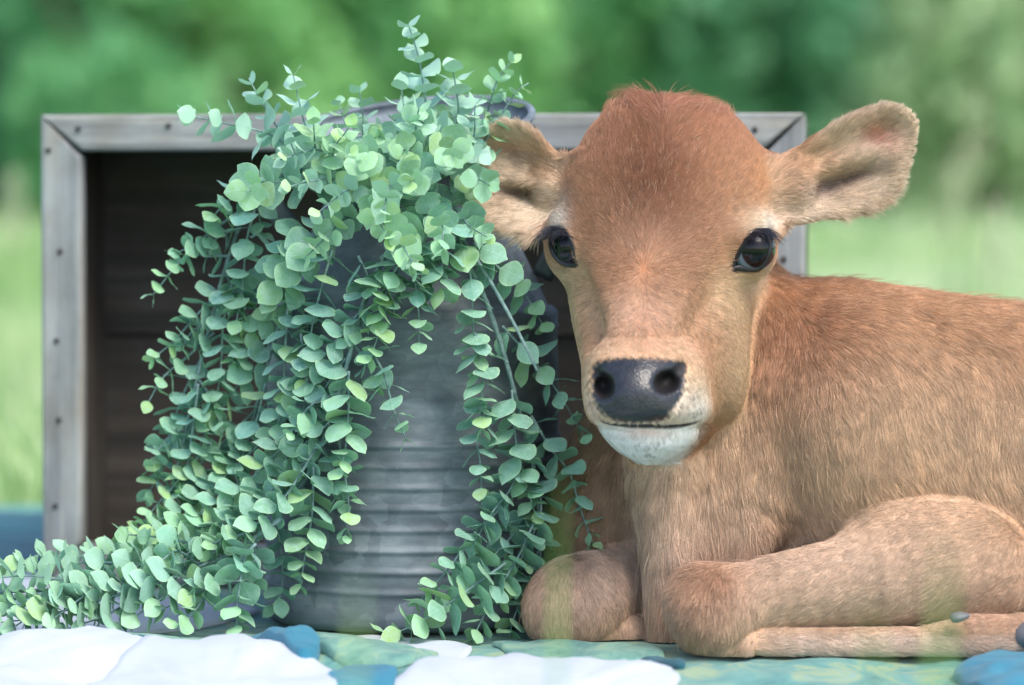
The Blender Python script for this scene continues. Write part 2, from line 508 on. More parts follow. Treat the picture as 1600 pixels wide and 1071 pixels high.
#@@QUILT
# ------------------------------------------------------------------ quilt
HUMPS = [(110, 1032, 0.020, 150, 0.07), (360, 1050, 0.016, 110, 0.06), (830, 1066, 0.013, 190, 0.06), (530, 1040, 0.006, 60, 0.06), (1250, 1062, 0.004, 150, 0.05), (1560, 1062, 0.008, 60, 0.05), (720, 1020, 0.004, 80, 0.04)]
HW = [(G(a, b), h, wd * S, dd) for a, b, h, wd, dd in HUMPS]
def qh(x, y):
    x = np.asarray(x, float); y = np.asarray(y, float)
    h = 0.0015 * np.sin(x * 17 + 2 * np.sin(y * 9)) + 0.0015 * np.sin(y * 23 + x * 8)
    front = 1 / (1 + np.exp((y + 0.08) / 0.02))
    h = h * (0.3 + 2.0 * front) + front * (0.0022 * np.sin(x * 41 + 3 * np.sin(y * 31 + x * 7)) + 0.0014 * np.sin(x * 90 - y * 70 + 2 * np.sin(x * 33)))
    for (c, hh, wx, wy) in HW:
        h = h + hh * np.exp(-np.abs((x - c[0]) / wx) ** 2.6 - ((y - c[1]) / wy) ** 2)
    back = np.clip((y - 0.75) / 0.2, 0, 1)
    h = h + back * (0.009 * np.clip(np.sin((y - 0.75) * 7), 0, 1) * (1 + 0.4 * np.sin(x * 9)))
    return h
def mat_batik(name, cols, scale=9, fine=True):
    m, n, b = new_mat(name)
    v = coords(n)
    d = nd(n, 'ShaderNodeTexNoise', Scale=scale, Detail=8, Roughness=0.68, Distortion=1.2)
    n.links.new(v, d.inputs['Vector'])
    r = ramp(n, d.outputs[0], [(0.3 + 0.4 * i / (len(cols) - 1), lin4(*c)) for i, c in enumerate(cols)])
    n.links.new(r.outputs[0], b.inputs['Base Color'])
    b.inputs['Roughness'].default_value = 0.85
    b.inputs['Sheen Weight'].default_value = 0.15
    wv = noise(n, v, 900, 2)
    bump(n, b, wv, 0.25, 0.0006)
    return m
M_batik = mat_batik('green_batik_cotton', [(44, 96, 100), (78, 136, 132), (104, 156, 146), (150, 170, 130), (120, 168, 168)], 16)
M_sage = mat_batik('sage_batik_cotton', [(52, 104, 104), (92, 142, 132), (126, 166, 146), (158, 176, 132)], 20)
M_white = mat_batik('white_cotton', [(184, 192, 202), (204, 210, 218)], 6)
M_blue = mat_batik('blue_cotton', [(30, 104, 130), (46, 126, 150), (68, 146, 166)], 8)
M_teal = mat_batik('dark_teal_cotton', [(14, 72, 84), (20, 94, 106), (34, 112, 124)], 8)
M_floral = mat_batik('floral_cotton', [(30, 104, 100), (70, 140, 122), (110, 170, 140), (224, 160, 170)], 40)
xs = np.arange(-1.2, 1.46, 0.014); ys = np.arange(-0.52, 1.31, 0.014)
gx, gy = np.meshgrid(xs, ys)
gz = qh(gx, gy)
nx, ny = len(xs), len(ys)
top = np.stack([gx, gy, gz], -1).reshape(-1, 3)
ii = np.arange(nx * ny).reshape(ny, nx)
f = np.stack([ii[:-1, :-1], ii[:-1, 1:], ii[1:, 1:], ii[1:, :-1]], -1).reshape(-1, 4)
ring = np.concatenate([ii[0, :], ii[1:, -1], ii[-1, -2::-1], ii[-2:0:-1, 0]])
low = top[ring] - np.array([0, 0, 0.02])
nb = len(top); m_ = len(ring)
sk = np.stack([ring, nb + np.arange(m_), nb + (np.arange(m_) + 1) % m_, np.roll(ring, -1)], 1)
quilt = thing('quilt', 'patchwork quilt of white petals and teal batik cotton under everything', 'quilt', (0, 0, 0))
link('cloth', fast_mesh('cloth', np.vstack([top, low]), np.vstack([f, sk])), quilt, M_batik)
def patch(name, poly, mat, lift=0.003, puff=0.004, px=True):
    """a padded quilt patch following the folds; poly in photo pixels on the ground, or metres"""
    q = np.array([G(a, b) for a, b in poly]) if px else np.array(poly, float)
    q = spline(np.vstack([q, q[:1]]), 0.007)[:-1]
    c = q.mean(0)
    q = c + (q - c) * (1 + 0.012 * np.sin(np.arange(len(q)) * 0.9) + 0.02 * np.sin(np.arange(len(q)) * 0.31 + c[0] * 50))[:, None]
    rings = (1.0, 0.985, 0.93, 0.83, 0.7, 0.55, 0.38, 0.2)
    vs = []
    for i, r in enumerate(rings):
        e = c + (q - c) * r
        z = qh(e[:, 0], e[:, 1]) + (lift if i else 0.0008) + puff * (1 - r ** 5) + (0.0010 * np.sin(e[:, 0] * 120 + e[:, 1] * 40 + 3 * np.sin(e[:, 1] * 60)) if 0 < i else 0)
        vs.append(np.concatenate([e, z[:, None]], 1))
    n = len(q)
    v = np.vstack(vs + [np.array([[c[0], c[1], float(qh(c[0], c[1])) + lift + puff]])])
    fs = []
    for i in range(len(rings) - 1):
        for k in range(n):
            k2 = (k + 1) % n
            fs.append((i * n + k, i * n + k2, (i + 1) * n + k2, (i + 1) * n + k))
    for k in range(n):
        fs.append(((len(rings) - 1) * n + k, (len(rings) - 1) * n + (k + 1) % n, len(v) - 1))
    return link(name, mesh_from(name, v, fs), quilt, mat)
patch('white_patch', [(-260, 1016), (-60, 1006), (90, 1000), (190, 1010), (235, 1030), (150, 1062), (60, 1100), (-260, 1120)], M_white)
patch('white_patch', [(140, 1072), (200, 1040), (300, 1028), (395, 1026), (440, 1042), (520, 1062), (560, 1095), (420, 1180), (100, 1180)], M_white, 0.005)
patch('white_patch', [(610, 1078), (680, 1046), (780, 1034), (900, 1036), (1000, 1044), (1050, 1066), (1040, 1120), (830, 1200), (620, 1130)], M_white)
patch('blue_patch', [(385, 1022), (420, 1010), (465, 1018), (500, 1048), (470, 1060), (430, 1040)], M_blue, 0.012)
patch('blue_patch', [(500, 1066), (560, 1056), (620, 1062), (600, 1090), (540, 1100)], M_blue, 0.004)
patch('blue_patch', [(1490, 1056), (1520, 1038), (1580, 1032), (1660, 1036), (1680, 1080), (1560, 1100)], M_blue, 0.005, 0.01)
patch('teal_patch', [(980, 1040), (1010, 1038), (1060, 1052), (1070, 1066), (1030, 1056)], M_teal, 0.004, 0.003)
patch('white_patch', [(500, 1002), (590, 998), (690, 1008), (740, 1020), (690, 1034), (600, 1020)], M_white, 0.003, 0.002)
patch('batik_patch', [(410, 1012), (470, 1002), (540, 1004), (640, 1024), (688, 1038), (640, 1058), (540, 1056), (480, 1040)], M_sage, 0.007, 0.004)
patch('batik_patch', [(150, 1006), (260, 998), (390, 998), (400, 1012), (300, 1026), (220, 1030)], M_sage, 0.004, 0.003)
patch('batik_patch', [(770, 1012), (860, 1008), (1000, 1016), (1040, 1030), (960, 1034), (820, 1028)], M_sage, 0.004, 0.002)
patch('teal_patch', [(210, 1034), (300, 1019), (360, 1012), (350, 1018), (290, 1030)], M_teal, 0.004, 0.002)  # dark crease between patches, its shade drawn as a teal strip
patch('white_patch', [(1430, 1024), (1500, 1018), (1640, 1022), (1640, 1030), (1500, 1030)], M_white, 0.003, 0.002)
patch('white_patch', [(-120, 985), (20, 960), (160, 942), (320, 940), (400, 958), (300, 985), (120, 1000)], M_white, 0.003, 0.003)
patch('white_patch', [(-200, 925), (0, 906), (90, 903), (60, 925), (-60, 940)], M_white, 0.003, 0.003)
patch('teal_patch', [(-0.9, 0.6), (-0.72, 0.55), (-0.47, 0.62), (-0.46, 0.85), (-0.5, 1.02), (-0.95, 1.02)], M_teal, 0.004, 0.012, px=False)
patch('floral_patch', [(-0.98, 1.06), (-0.5, 1.05), (-0.2, 1.08), (-0.2, 1.24), (-0.98, 1.26)], M_floral, 0.004, 0.006, px=False)
for k, (x, y, r, mt, nm) in enumerate([(0.9, -0.3, 0.16, M_white, 'white_patch'), (1.15, 0.1, 0.16, M_blue, 'blue_patch'), (-0.95, -0.25, 0.15, M_white, 'white_patch'), (-0.98, 0.15, 0.14, M_blue, 'blue_patch'), (0.8, 0.95, 0.16, M_white, 'white_patch'), (0.35, 0.95, 0.15, M_teal, 'teal_patch')]):
    patch(nm, [(x + r * math.cos(a) * (1 + 0.15 * math.cos(3 * a)), y + r * 0.8 * math.sin(a)) for a in np.linspace(0, 2 * math.pi, 9)[:-1]], mt, 0.003, 0.005, px=False)

# ------------------------------------------------------------------ calf: one continuous body grown from a distance field
def gs(x, y, cx, cy, sx, sy=None, ang=0):
    sy = sy or sx
    dx, dy = x - cx, y - cy
    ca, sa = math.cos(R(ang)), math.sin(R(ang))
    u, v = dx * ca + dy * sa, -dx * sa + dy * ca
    return np.exp(-0.5 * ((u / sx) ** 2 + (v / sy) ** 2))
def sstep(a, b, x):
    t = np.clip((x - a) / (b - a), 0, 1)
    return t * t * (3 - 2 * t)
def smin(a, b, k):
    h = np.clip(0.5 + 0.5 * (b - a) / k, 0, 1)
    return b * (1 - h) + a * h - k * h * (1 - h)
def smax(a, b, k):
    return -smin(-a, -b, k)
def ease(keys, n=70):
    k = np.array(keys, float)
    o = np.argsort(k[:, 0]); k = k[o]
    a = np.linspace(k[0, 0], k[-1, 0], n)
    return np.stack([a] + [pchip(k[:, 0], k[:, j], a) for j in range(1, k.shape[1])], 1)
def pchip(x, y, xi):
    h = np.diff(x); d = np.diff(y) / h
    m = np.zeros(len(x))
    for i in range(1, len(x) - 1):
        if d[i - 1] * d[i] > 0:
            w1, w2 = 2 * h[i] + h[i - 1], h[i] + 2 * h[i - 1]
            m[i] = (w1 + w2) / (w1 / d[i - 1] + w2 / d[i])
    m[0], m[-1] = d[0], d[-1]
    i = np.clip(np.searchsorted(x, xi) - 1, 0, len(h) - 1)
    t = (xi - x[i]) / h[i]
    return (y[i] * (1 + 2 * t) * (1 - t) ** 2 + h[i] * m[i] * t * (1 - t) ** 2 + y[i + 1] * t * t * (3 - 2 * t) + h[i] * m[i + 1] * t * t * (t - 1))
class Loft:
    """rows along axis a: (a, lo, hi, front, back, mid, front-centre, front exponent)"""
    def __init__(self, keys, ax):
        self.k = ease(keys); self.ax = ax
    def __call__(self, p):
        a, b, c = (p[:, i] for i in self.ax)
        k = self.k
        t = np.clip(a, k[0, 0], k[-1, 0])
        g = [np.interp(t, k[:, 0], k[:, j]) for j in range(1, 8)]
        lo, hi, fr, bk, md, fx, ne = g
        hw = np.maximum((hi - lo) / 2, 1e-3); xc = (lo + hi) / 2
        front = c < md
        hd = np.maximum(np.where(front, md - fr, bk - md), 1e-3)
        v = np.abs(c - md) / hd
        cx = np.where(front, xc + (fx - xc) * np.clip(v, 0, 1.3), xc)
        u = np.abs(b - cx) / hw
        e = np.where(front, ne, 2.2)
        rho = (u ** e + v ** e) ** (1 / e)
        f = (rho - 1) * np.minimum(hw, hd)
        out = np.maximum(k[0, 0] - a, a - k[-1, 0])
        return np.where(out > 0, np.sqrt(np.maximum(f, 0) ** 2 + out ** 2) , f)
def zrows(rows, dref):
    """rows in photo pixels (py, xl, xr, front, back, mid, front-centre px, exponent) -> metres along Z"""
    out = []
    for py, xl, xr, fr, bk, md, fx, ne in rows:
        out.append((P(0, py, dref)[2], P(xl, py, md)[0], P(xr, py, md)[0], fr, bk, md, P(fx, py, fr)[0], ne))
    return out
def cone(pts, flat=(1, 1, 1)):
    """rounded tube through (px, py, depth, radius px) points"""
    q = [(P(a, b, d), px_r(r, d)) for a, b, d, r in pts]
    fl = np.array(flat)
    def f(p):
        best = None
        pp = p / fl
        for (a, ra), (b, rb) in zip(q[:-1], q[1:]):
            a = a / fl; b = b / fl
            ab = b - a
            t = np.clip(((pp - a) @ ab) / (ab @ ab), 0, 1)
            d = np.linalg.norm(pp - a - t[:, None] * ab, axis=1) - (ra + (rb - ra) * t)
            best = d if best is None else np.minimum(best, d)
        return best
    return f
def ell(px, py, d, rx, ry, rd, ang=0.0):
    """ellipsoid: radii rx, ry in photo pixels (turned by ang in the picture plane), rd in metres"""
    c = P(px, py, d)
    r = np.array([px_r(rx, d), rd, px_r(ry, d)])
    ca, sa = math.cos(R(ang)), math.sin(R(ang))
    def f(p):
        q = p - c
        x = q[:, 0] * ca + q[:, 2] * sa
        z = -q[:, 0] * sa + q[:, 2] * ca
        q = np.stack([x, q[:, 1], z], 1)
        k0 = np.linalg.norm(q / r, axis=1); k1 = np.linalg.norm(q / r / r, axis=1)
        return k0 * (k0 - 1) / np.maximum(k1, 1e-6)
    return f
def poly_sd(x, z, poly):
    v = np.array(poly)
    d = np.full(len(x), 1e9); ins = np.zeros(len(x), bool)
    for (ax, az), (bx, bz) in zip(v, np.roll(v, -1, 0)):
        ex, ez = bx - ax, bz - az
        wx, wz = x - ax, z - az
        t = np.clip((wx * ex + wz * ez) / (ex * ex + ez * ez), 0, 1)
        d = np.minimum(d, (wx - ex * t) ** 2 + (wz - ez * t) ** 2)
        c = (az <= z) != (bz <= z)
        ins ^= c & (x < ax + (z - az) / (bz - az + 1e-12) * ex)
    return np.where(ins, -1, 1) * np.sqrt(d)
class Ear:
    def __init__(self, outline, base, tip, d0, d1, cup, half, thick, pits=()):
        dm = (d0 + d1) / 2
        q = np.array([P(a, b, dm) for a, b in outline])
        self.poly = spline(np.vstack([q[:, [0, 2]], q[:1, [0, 2]]]), 0.006)[:-1]
        self.a = P(*base, dm)[[0, 2]]; self.b = P(*tip, dm)[[0, 2]]
        self.d0, self.d1, self.cup, self.half, self.th = d0, d1, cup, half, thick
        self.pits = [(P(a, b, dm), px_r(sx, dm), px_r(sy, dm), an, dp) for a, b, sx, sy, an, dp in pits]
        self.lo = self.poly.min(0) - 0.03; self.hi = self.poly.max(0) + 0.03
    def uv(self, x, z):
        e = self.b - self.a; L = np.linalg.norm(e); e = e / L
        return ((x - self.a[0]) * e[0] + (z - self.a[1]) * e[1]) / L, ((x - self.a[0]) * -e[1] + (z - self.a[1]) * e[0]) / self.half
    def mid(self, x, z):
        u, v = self.uv(x, z)
        u = np.clip(u, -0.1, 1.1); v = np.clip(v, -1.2, 1.2)
        g = 1 - 0.75 * np.clip(u, 0, 1) ** 2.5
        ridge = 0.16 * np.exp(-((v - 0.02 - 0.1 * u) / 0.16) ** 2) * np.clip((u - 0.1) / 0.3, 0, 1) * np.clip((1.0 - u) / 0.3, 0, 1)
        m = self.d0 + (self.d1 - self.d0) * u + self.cup * ((1 - np.abs(v) ** 2.2) - 1.5 * ridge) * g - self.cup * 0.6
        for c, sx, sy, an, dp in self.pits:
            m = m + dp * gs(x, z, c[0], c[2], sx, sy, an)
        return m
    def __call__(self, p):
        x, y, z = p.T
        m = (x > self.lo[0]) & (x < self.hi[0]) & (z > self.lo[1]) & (z < self.hi[1])
        dx = np.maximum(np.maximum(self.lo[0] - x, x - self.hi[0]), 0); dz = np.maximum(np.maximum(self.lo[1] - z, z - self.hi[1]), 0)
        out = np.hypot(dx, dz) + 0.03
        if m.any():
            s = poly_sd(x[m], z[m], self.poly)
            th = self.th * (1 + 1.5 * np.clip(1 - self.uv(x[m], z[m])[0] * 2.2, 0, 1))
            q = np.abs(y[m] - self.mid(x[m], z[m])) * 0.85 - th
            out[m] = smax(s, q, 0.008)
        return out

# head, image rows from poll to jaw; depth profile is the slope of the face
head = Loft(zrows([
    # py   xl    xr    front  back  mid   fx   exp
    (163, 985, 1096, 0.045, 0.085, 0.065, 1042, 2.0),
    (170, 962, 1124, 0.028, 0.102, 0.062, 1044, 2.0),
    (184, 942, 1148, 0.008, 0.120, 0.060, 1044, 2.1),
    (206, 922, 1168, -0.006, 0.130, 0.055, 1042, 2.2),
    (250, 898, 1195, -0.025, 0.140, 0.050, 1032, 2.2),
    (300, 887, 1202, -0.038, 0.140, 0.045, 1020, 2.2),
    (350, 881, 1202, -0.050, 0.140, 0.045, 1011, 2.15),
    (400, 883, 1197, -0.066, 0.140, 0.045, 1005, 2.0),
    (450, 891, 1188, -0.087, 0.135, 0.045, 1002, 1.8),
    (500, 899, 1176, -0.107, 0.130, 0.040, 1000, 1.7),
    (550, 910, 1160, -0.118, 0.120, 0.035, 1000, 1.7),
    (600, 920, 1144, -0.108, 0.110, 0.030, 1002, 1.8),
    (650, 934, 1124, -0.082, 0.090, 0.020, 1005, 2.0),
    (690, 960, 1094, -0.055, 0.070, 0.010, 1012, 2.0),
    (712, 988, 1066, -0.030, 0.050, 0.010, 1025, 2.0)], 0.045), (2, 0, 1))
muzzle = Loft(zrows([
    (528, 972, 1040, -0.098, -0.04, -0.075, 1003, 2.0),
    (542, 952, 1064, -0.110, -0.03, -0.080, 1002, 2.1),
    (560, 936, 1082, -0.123, -0.02, -0.085, 998, 2.2),
    (585, 926, 1095, -0.137, -0.02, -0.085, 996, 2.3),
    (615, 922, 1102, -0.146, -0.02, -0.080, 996, 2.4),
    (640, 924, 1107, -0.147, -0.02, -0.078, 998, 2.4),
    (655, 930, 1104, -0.139, -0.02, -0.075, 1002, 2.4),
    (668, 945, 1090, -0.126, -0.02, -0.075, 1008, 2.3),
    (675, 965, 1065, -0.115, -0.04, -0.080, 1010, 2.0)], -0.12), (2, 0, 1))
chin = Loft(zrows([
    (655, 945, 1090, -0.112, -0.02, -0.07, 1012, 2.2),
    (672, 946, 1092, -0.124, -0.01, -0.07, 1012, 2.2),
    (690, 956, 1086, -0.122, 0.0, -0.07, 1013, 2.2),
    (706, 970, 1068, -0.114, 0.0, -0.07, 1015, 2.2),
    (718, 986, 1048, -0.104, -0.01, -0.068, 1016, 2.0),
    (726, 1005, 1030, -0.088, -0.03, -0.066, 1017, 2.0)], -0.10), (2, 0, 1))
EARR = Ear([(1180, 268), (1216, 252), (1262, 221), (1305, 192), (1345, 174), (1384, 165), (1410, 169), (1427, 184), (1431, 208), (1420, 246), (1398, 286), (1370, 315), (1335, 331), (1295, 338), (1255, 344), (1215, 350), (1180, 345)], (1195, 308), (1436, 212), 0.035, 0.055, 0.042, 0.048, 0.0042, ((1368, 212, 30, 18, 14, 0.012), (1318, 284, 44, 12, 14, 0.013), (1390, 262, 14, 30, 0, -0.006)))
EARL = Ear([(925, 262), (893, 255), (862, 232), (838, 208), (812, 194), (780, 197), (752, 212), (738, 240), (740, 275), (745, 305), (752, 330), (775, 346), (805, 358), (838, 366), (868, 352), (915, 345)], (895, 300), (740, 262), 0.035, 0.062, 0.036, 0.046, 0.0042, ((800, 238, 24, 12, -10, 0.012), (815, 303, 30, 11, -14, 0.012)))
trunk = Loft([(P(x, 0, 0.09)[0], zb, P(0, tp, 0.09)[2], fr, bk, 0.085, 0.5 * (zb + P(0, tp, 0.09)[2]), ne) for x, tp, zb, fr, bk, ne in (
    (1075, 640, 0.10, 0.055, 0.12, 2.0),
    (1110, 545, 0.06, 0.035, 0.17, 2.0),
    (1150, 475, 0.03, 0.015, 0.19, 2.1),
    (1200, 436, 0.01, -0.005, 0.205, 2.2),
    (1300, 437, 0.0, -0.03, 0.215, 2.3),
    (1400, 449, 0.0, -0.045, 0.225, 2.3),
    (1500, 463, 0.0, -0.055, 0.23, 2.3),
    (1600, 475, 0.0, -0.06, 0.235, 2.3),
    (1750, 482, 0.0, -0.065, 0.24, 2.3),
    (1900, 490, 0.0, -0.055, 0.23, 2.2),
    (2000, 540, 0.0, -0.02, 0.20, 2.1),
    (2060, 640, 0.02, 0.03, 0.15, 2.0),
    (2085, 760, 0.06, 0.06, 0.11, 2.0))], (0, 2, 1))
neck = Loft(zrows([
    (430, 1000, 1180, 0.06, 0.17, 0.11, 1090, 2.0),
    (520, 950, 1215, 0.04, 0.19, 0.11, 1070, 2.0),
    (620, 930, 1215, 0.040, 0.20, 0.12, 1090, 2.0),
    (690, 908, 1220, 0.040, 0.20, 0.12, 1100, 2.0),
    (760, 892, 1230, 0.036, 0.20, 0.12, 1110, 2.0),
    (850, 890, 1230, 0.034, 0.20, 0.115, 1120, 2.0),
    (930, 925, 1220, 0.034, 0.18, 0.11, 1120, 2.0),
    (985, 970, 1180, 0.05, 0.15, 0.10, 1110, 2.0)], 0.06), (2, 0, 1))
brisket = cone([(1045, 640, 0.050, 74), (1045, 740, 0.026, 66), (1052, 850, 0.014, 50), (1046, 985, 0.008, 32)])
fold1 = cone([(1150, 650, 0.026, 42), (1128, 780, 0.014, 34), (1092, 900, 0.010, 18)])
fold3 = cone([(1195, 640, 0.022, 36), (1172, 760, 0.008, 28), (1128, 880, 0.000, 14)])
fold2 = cone([(1235, 620, 0.022, 60), (1205, 770, 0.004, 46), (1170, 870, -0.01, 20)])
shoulder_n = ell(1345, 690, 0.012, 135, 200, 0.078, 12)
arm_n = ell(1465, 872, -0.035, 150, 92, 0.062, -16)
fore_n = cone([(1520, 885, -0.055, 84), (1380, 903, -0.068, 76), (1230, 924, -0.076, 60), (1130, 946, -0.078, 54)])
knee_n = ell(1106, 958, -0.078, 52, 68, 0.040, 24)
pastern_n = cone([(1120, 1006, -0.090, 28), (1230, 1008, -0.096, 25), (1440, 1006, -0.098, 25), (1520, 998, -0.096, 36), (1600, 1000, -0.092, 38)])
knee_f = ell(884, 954, 0.018, 64, 66, 0.042, -30)
fore_f = cone([(1015, 885, 0.095, 70), (922, 934, 0.035, 60)])
cannon_f = cone([(905, 988, 0.010, 30), (1030, 985, 0.035, 26), (1180, 985, 0.05, 24)])
shoulder_f = ell(938, 780, 0.105, 70, 120, 0.06, -6)
crease = cone([(1196, 972, -0.118, 5), (1210, 984, -0.124, 7), (1240, 984, -0.126, 6), (1330, 981, -0.124, 4)])
haunch = ell(1900, 760, -0.02, 170, 190, 0.085, 0)
hindleg = cone([(1960, 930, -0.08, 80), (1760, 985, -0.13, 46), (1690, 1000, -0.14, 36)])
hindcannon = cone([(1960, 1000, -0.12, 34), (1760, 1020, -0.16, 27), (1680, 1015, -0.165, 32)])

def hit(pxy, f, d0=-0.3, d1=0.25):
    """first depth at which the view ray of a photo pixel meets the field"""
    pts = np.array(pxy, float)
    d = np.linspace(d0, d1, 551)
    out = []
    for a, b in pts:
        q = np.array([P(a, b, t) for t in (d0, d1)])
        r = q[0] + (q[1] - q[0]) * ((d - d0) / (d1 - d0))[:, None]
        v = f(r)
        i = np.argmax(v < 0)
        if v[i] >= 0:
            i = int(np.argmin(v)); out.append(r[i]); continue
        t = v[i - 1] / (v[i - 1] - v[i] + 1e-12)
        out.append(r[i - 1] + (r[i] - r[i - 1]) * t)
    return np.array(out)
EYE_R, EYE_L = (1176, 393), (877, 387)
LID_R = [(1142, 422), (1150, 407), (1160, 388), (1171, 372), (1184, 363), (1195, 366), (1201, 380), (1200, 396), (1194, 411), (1184, 420), (1170, 420), (1156, 419)]
LID_L = [(862, 366), (871, 360), (881, 363), (889, 374), (894, 387), (897, 400), (901, 412), (889, 414), (878, 410), (869, 402), (863, 390), (860, 378)]

orb_r = ell(1176, 388, -0.002, 36, 44, 0.030)
orb_l = ell(887, 384, 0.006, 32, 42, 0.030)
brow_r = cone([(1140, 372, -0.020, 18), (1185, 350, 0.002, 20), (1205, 365, 0.02, 16)])
brow_l = cone([(905, 372, -0.012, 16), (882, 350, 0.008, 17), (874, 362, 0.022, 14)])
tearf_r = cone([(1128, 452, -0.058, 10), (1095, 520, -0.085, 16)])
tearf_l = cone([(915, 448, -0.040, 9), (930, 520, -0.075, 14)])
poll = ell(1030, 192, 0.03, 70, 24, 0.03)
cheek_r = ell(1116, 560, 0.0, 44, 90, 0.045, 10)
earb_r = cone([(1160, 300, 0.060, 58), (1225, 294, 0.052, 46)])
earb_l = cone([(925, 300, 0.060, 52), (880, 302, 0.055, 42)])
nost_r = [ell(1046, 597, -0.146, 24, 18, 0.030, 20), cone([(1060, 586, -0.132, 13), (1070, 568, -0.118, 7)])]
nost_l = [ell(942, 603, -0.142, 17, 20, 0.030, 14), cone([(934, 596, -0.130, 11), (928, 578, -0.120, 6)])]
MOUTH = [(944, 660), (960, 664), (985, 666), (1020, 666), (1050, 666), (1074, 663), (1090, 658)]
_m = spline(np.array(MOUTH, float), 14)
_seam = lambda p: np.minimum(muzzle(p), np.minimum(chin(p), head(p)))
_m3 = hit(_m, _seam)
def mouthcut(p):
    m = (p[:, 2] < _m3[:, 2].max() + 0.02) & (p[:, 2] > _m3[:, 2].min() - 0.02) & (p[:, 1] < 0)
    out = np.full(len(p), 0.02)
    if m.any():
        q = p[m]; best = None
        for a, b in zip(_m3[:-1], _m3[1:]):
            ab = b - a
            t = np.clip(((q - a) @ ab) / (ab @ ab), 0, 1)
            d = np.linalg.norm(q - a - t[:, None] * ab, axis=1) - 0.0018
            best = d if best is None else np.minimum(best, d)
        out[m] = best
    return out

def f_head(p):
    h = head(p)
    h = smin(h, poll(p), 0.03)
    h = smin(h, cheek_r(p), 0.03)
    h = smin(h, muzzle(p), 0.030)
    h = smin(h, chin(p), 0.007)
    for q in (orb_r, orb_l): h = smin(h, q(p), 0.022)
    for q in (brow_r, brow_l): h = smin(h, q(p), 0.012)
    for q in (tearf_r, tearf_l): h = smax(h, -q(p), 0.022)
    return h
def f_ears(p):
    e = np.minimum(EARR(p), EARL(p))
    return smin(e, np.minimum(earb_r(p), earb_l(p)), 0.014)
def f_body(p):
    b = smin(trunk(p), neck(p), 0.05)
    b = smin(b, shoulder_n(p), 0.03)
    b = smin(b, shoulder_f(p), 0.02)
    b = smin(b, brisket(p), 0.016)
    b = smin(b, fold1(p), 0.012)
    b = smin(b, fold3(p), 0.010)
    b = smin(b, fold2(p), 0.016)
    b = smin(b, haunch(p), 0.03)
    return b
def f_legs(p):
    b = smin(smin(fore_n(p), arm_n(p), 0.03), knee_n(p), 0.03)
    b = smin(b, pastern_n(p), 0.005)
    b = smax(b, -crease(p), 0.006)
    c = smin(smin(fore_f(p), knee_f(p), 0.04), cannon_f(p), 0.006)
    d = smin(hindleg(p), hindcannon(p), 0.006)
    return np.minimum(np.minimum(b, c), d)
def surf_only_head(p):
    return f_head(p)
def field(p):
    h = f_head(p)
    h = smin(h, f_ears(p), 0.016)
    for q in nost_r + nost_l: h = smax(h, -q(p), 0.005)
    h = smax(h, -mouthcut(p), 0.003)
    h = smax(h, -sock_r(p), 0.002)
    h = smax(h, -sock_l(p), 0.002)
    b = smin(f_body(p), f_legs(p), 0.010)
    f = smin(h, b, 0.012)
    return smax(f, 0.002 - p[:, 2], 0.008)

def eye_setup(c, lid, out_dir):
    ctr = hit([c], f_head)[0]
    e_ = 0.006
    nrm = np.array([f_head((ctr + e_ * np.eye(3)[k])[None])[0] - f_head((ctr - e_ * np.eye(3)[k])[None])[0] for k in range(3)])
    nrm /= np.linalg.norm(nrm)
    print('EYE', c, ctr, nrm)
    rad = 0.0205
    cc = ctr - nrm * (rad - 0.0015)
    both = lambda p: np.minimum(f_head(p), np.linalg.norm(p - cc, axis=1) - rad * 1.03)
    return hit(lid, both), cc, rad, nrm
PR, CR, RR, NR = eye_setup(EYE_R, LID_R, (0.62, -0.78, 0.05))
PL, CL, RL, NL = eye_setup(EYE_L, LID_L, (-0.80, -0.60, 0.05))
def socket(pts, c, nrm):
    """almond-shaped prism cut along the eye's own axis"""
    n = nrm / np.linalg.norm(nrm)
    a = np.cross(n, [0, 0, 1.0]); a /= np.linalg.norm(a); b = np.cross(a, n)
    poly = np.stack([(pts - c) @ a, (pts - c) @ b], 1)
    ctr = poly.mean(0)
    def f(p):
        q = p - c
        s = np.full(len(p), 0.05)
        m = np.linalg.norm(q, axis=1) < 0.06
        if m.any():
            qq = q[m]
            s[m] = np.maximum(poly_sd(qq @ a, qq @ b, poly), -(qq @ n) - 0.004)
        return s
    return f
sock_r = socket(PR, CR, NR); sock_l = socket(PL, CL, NL)

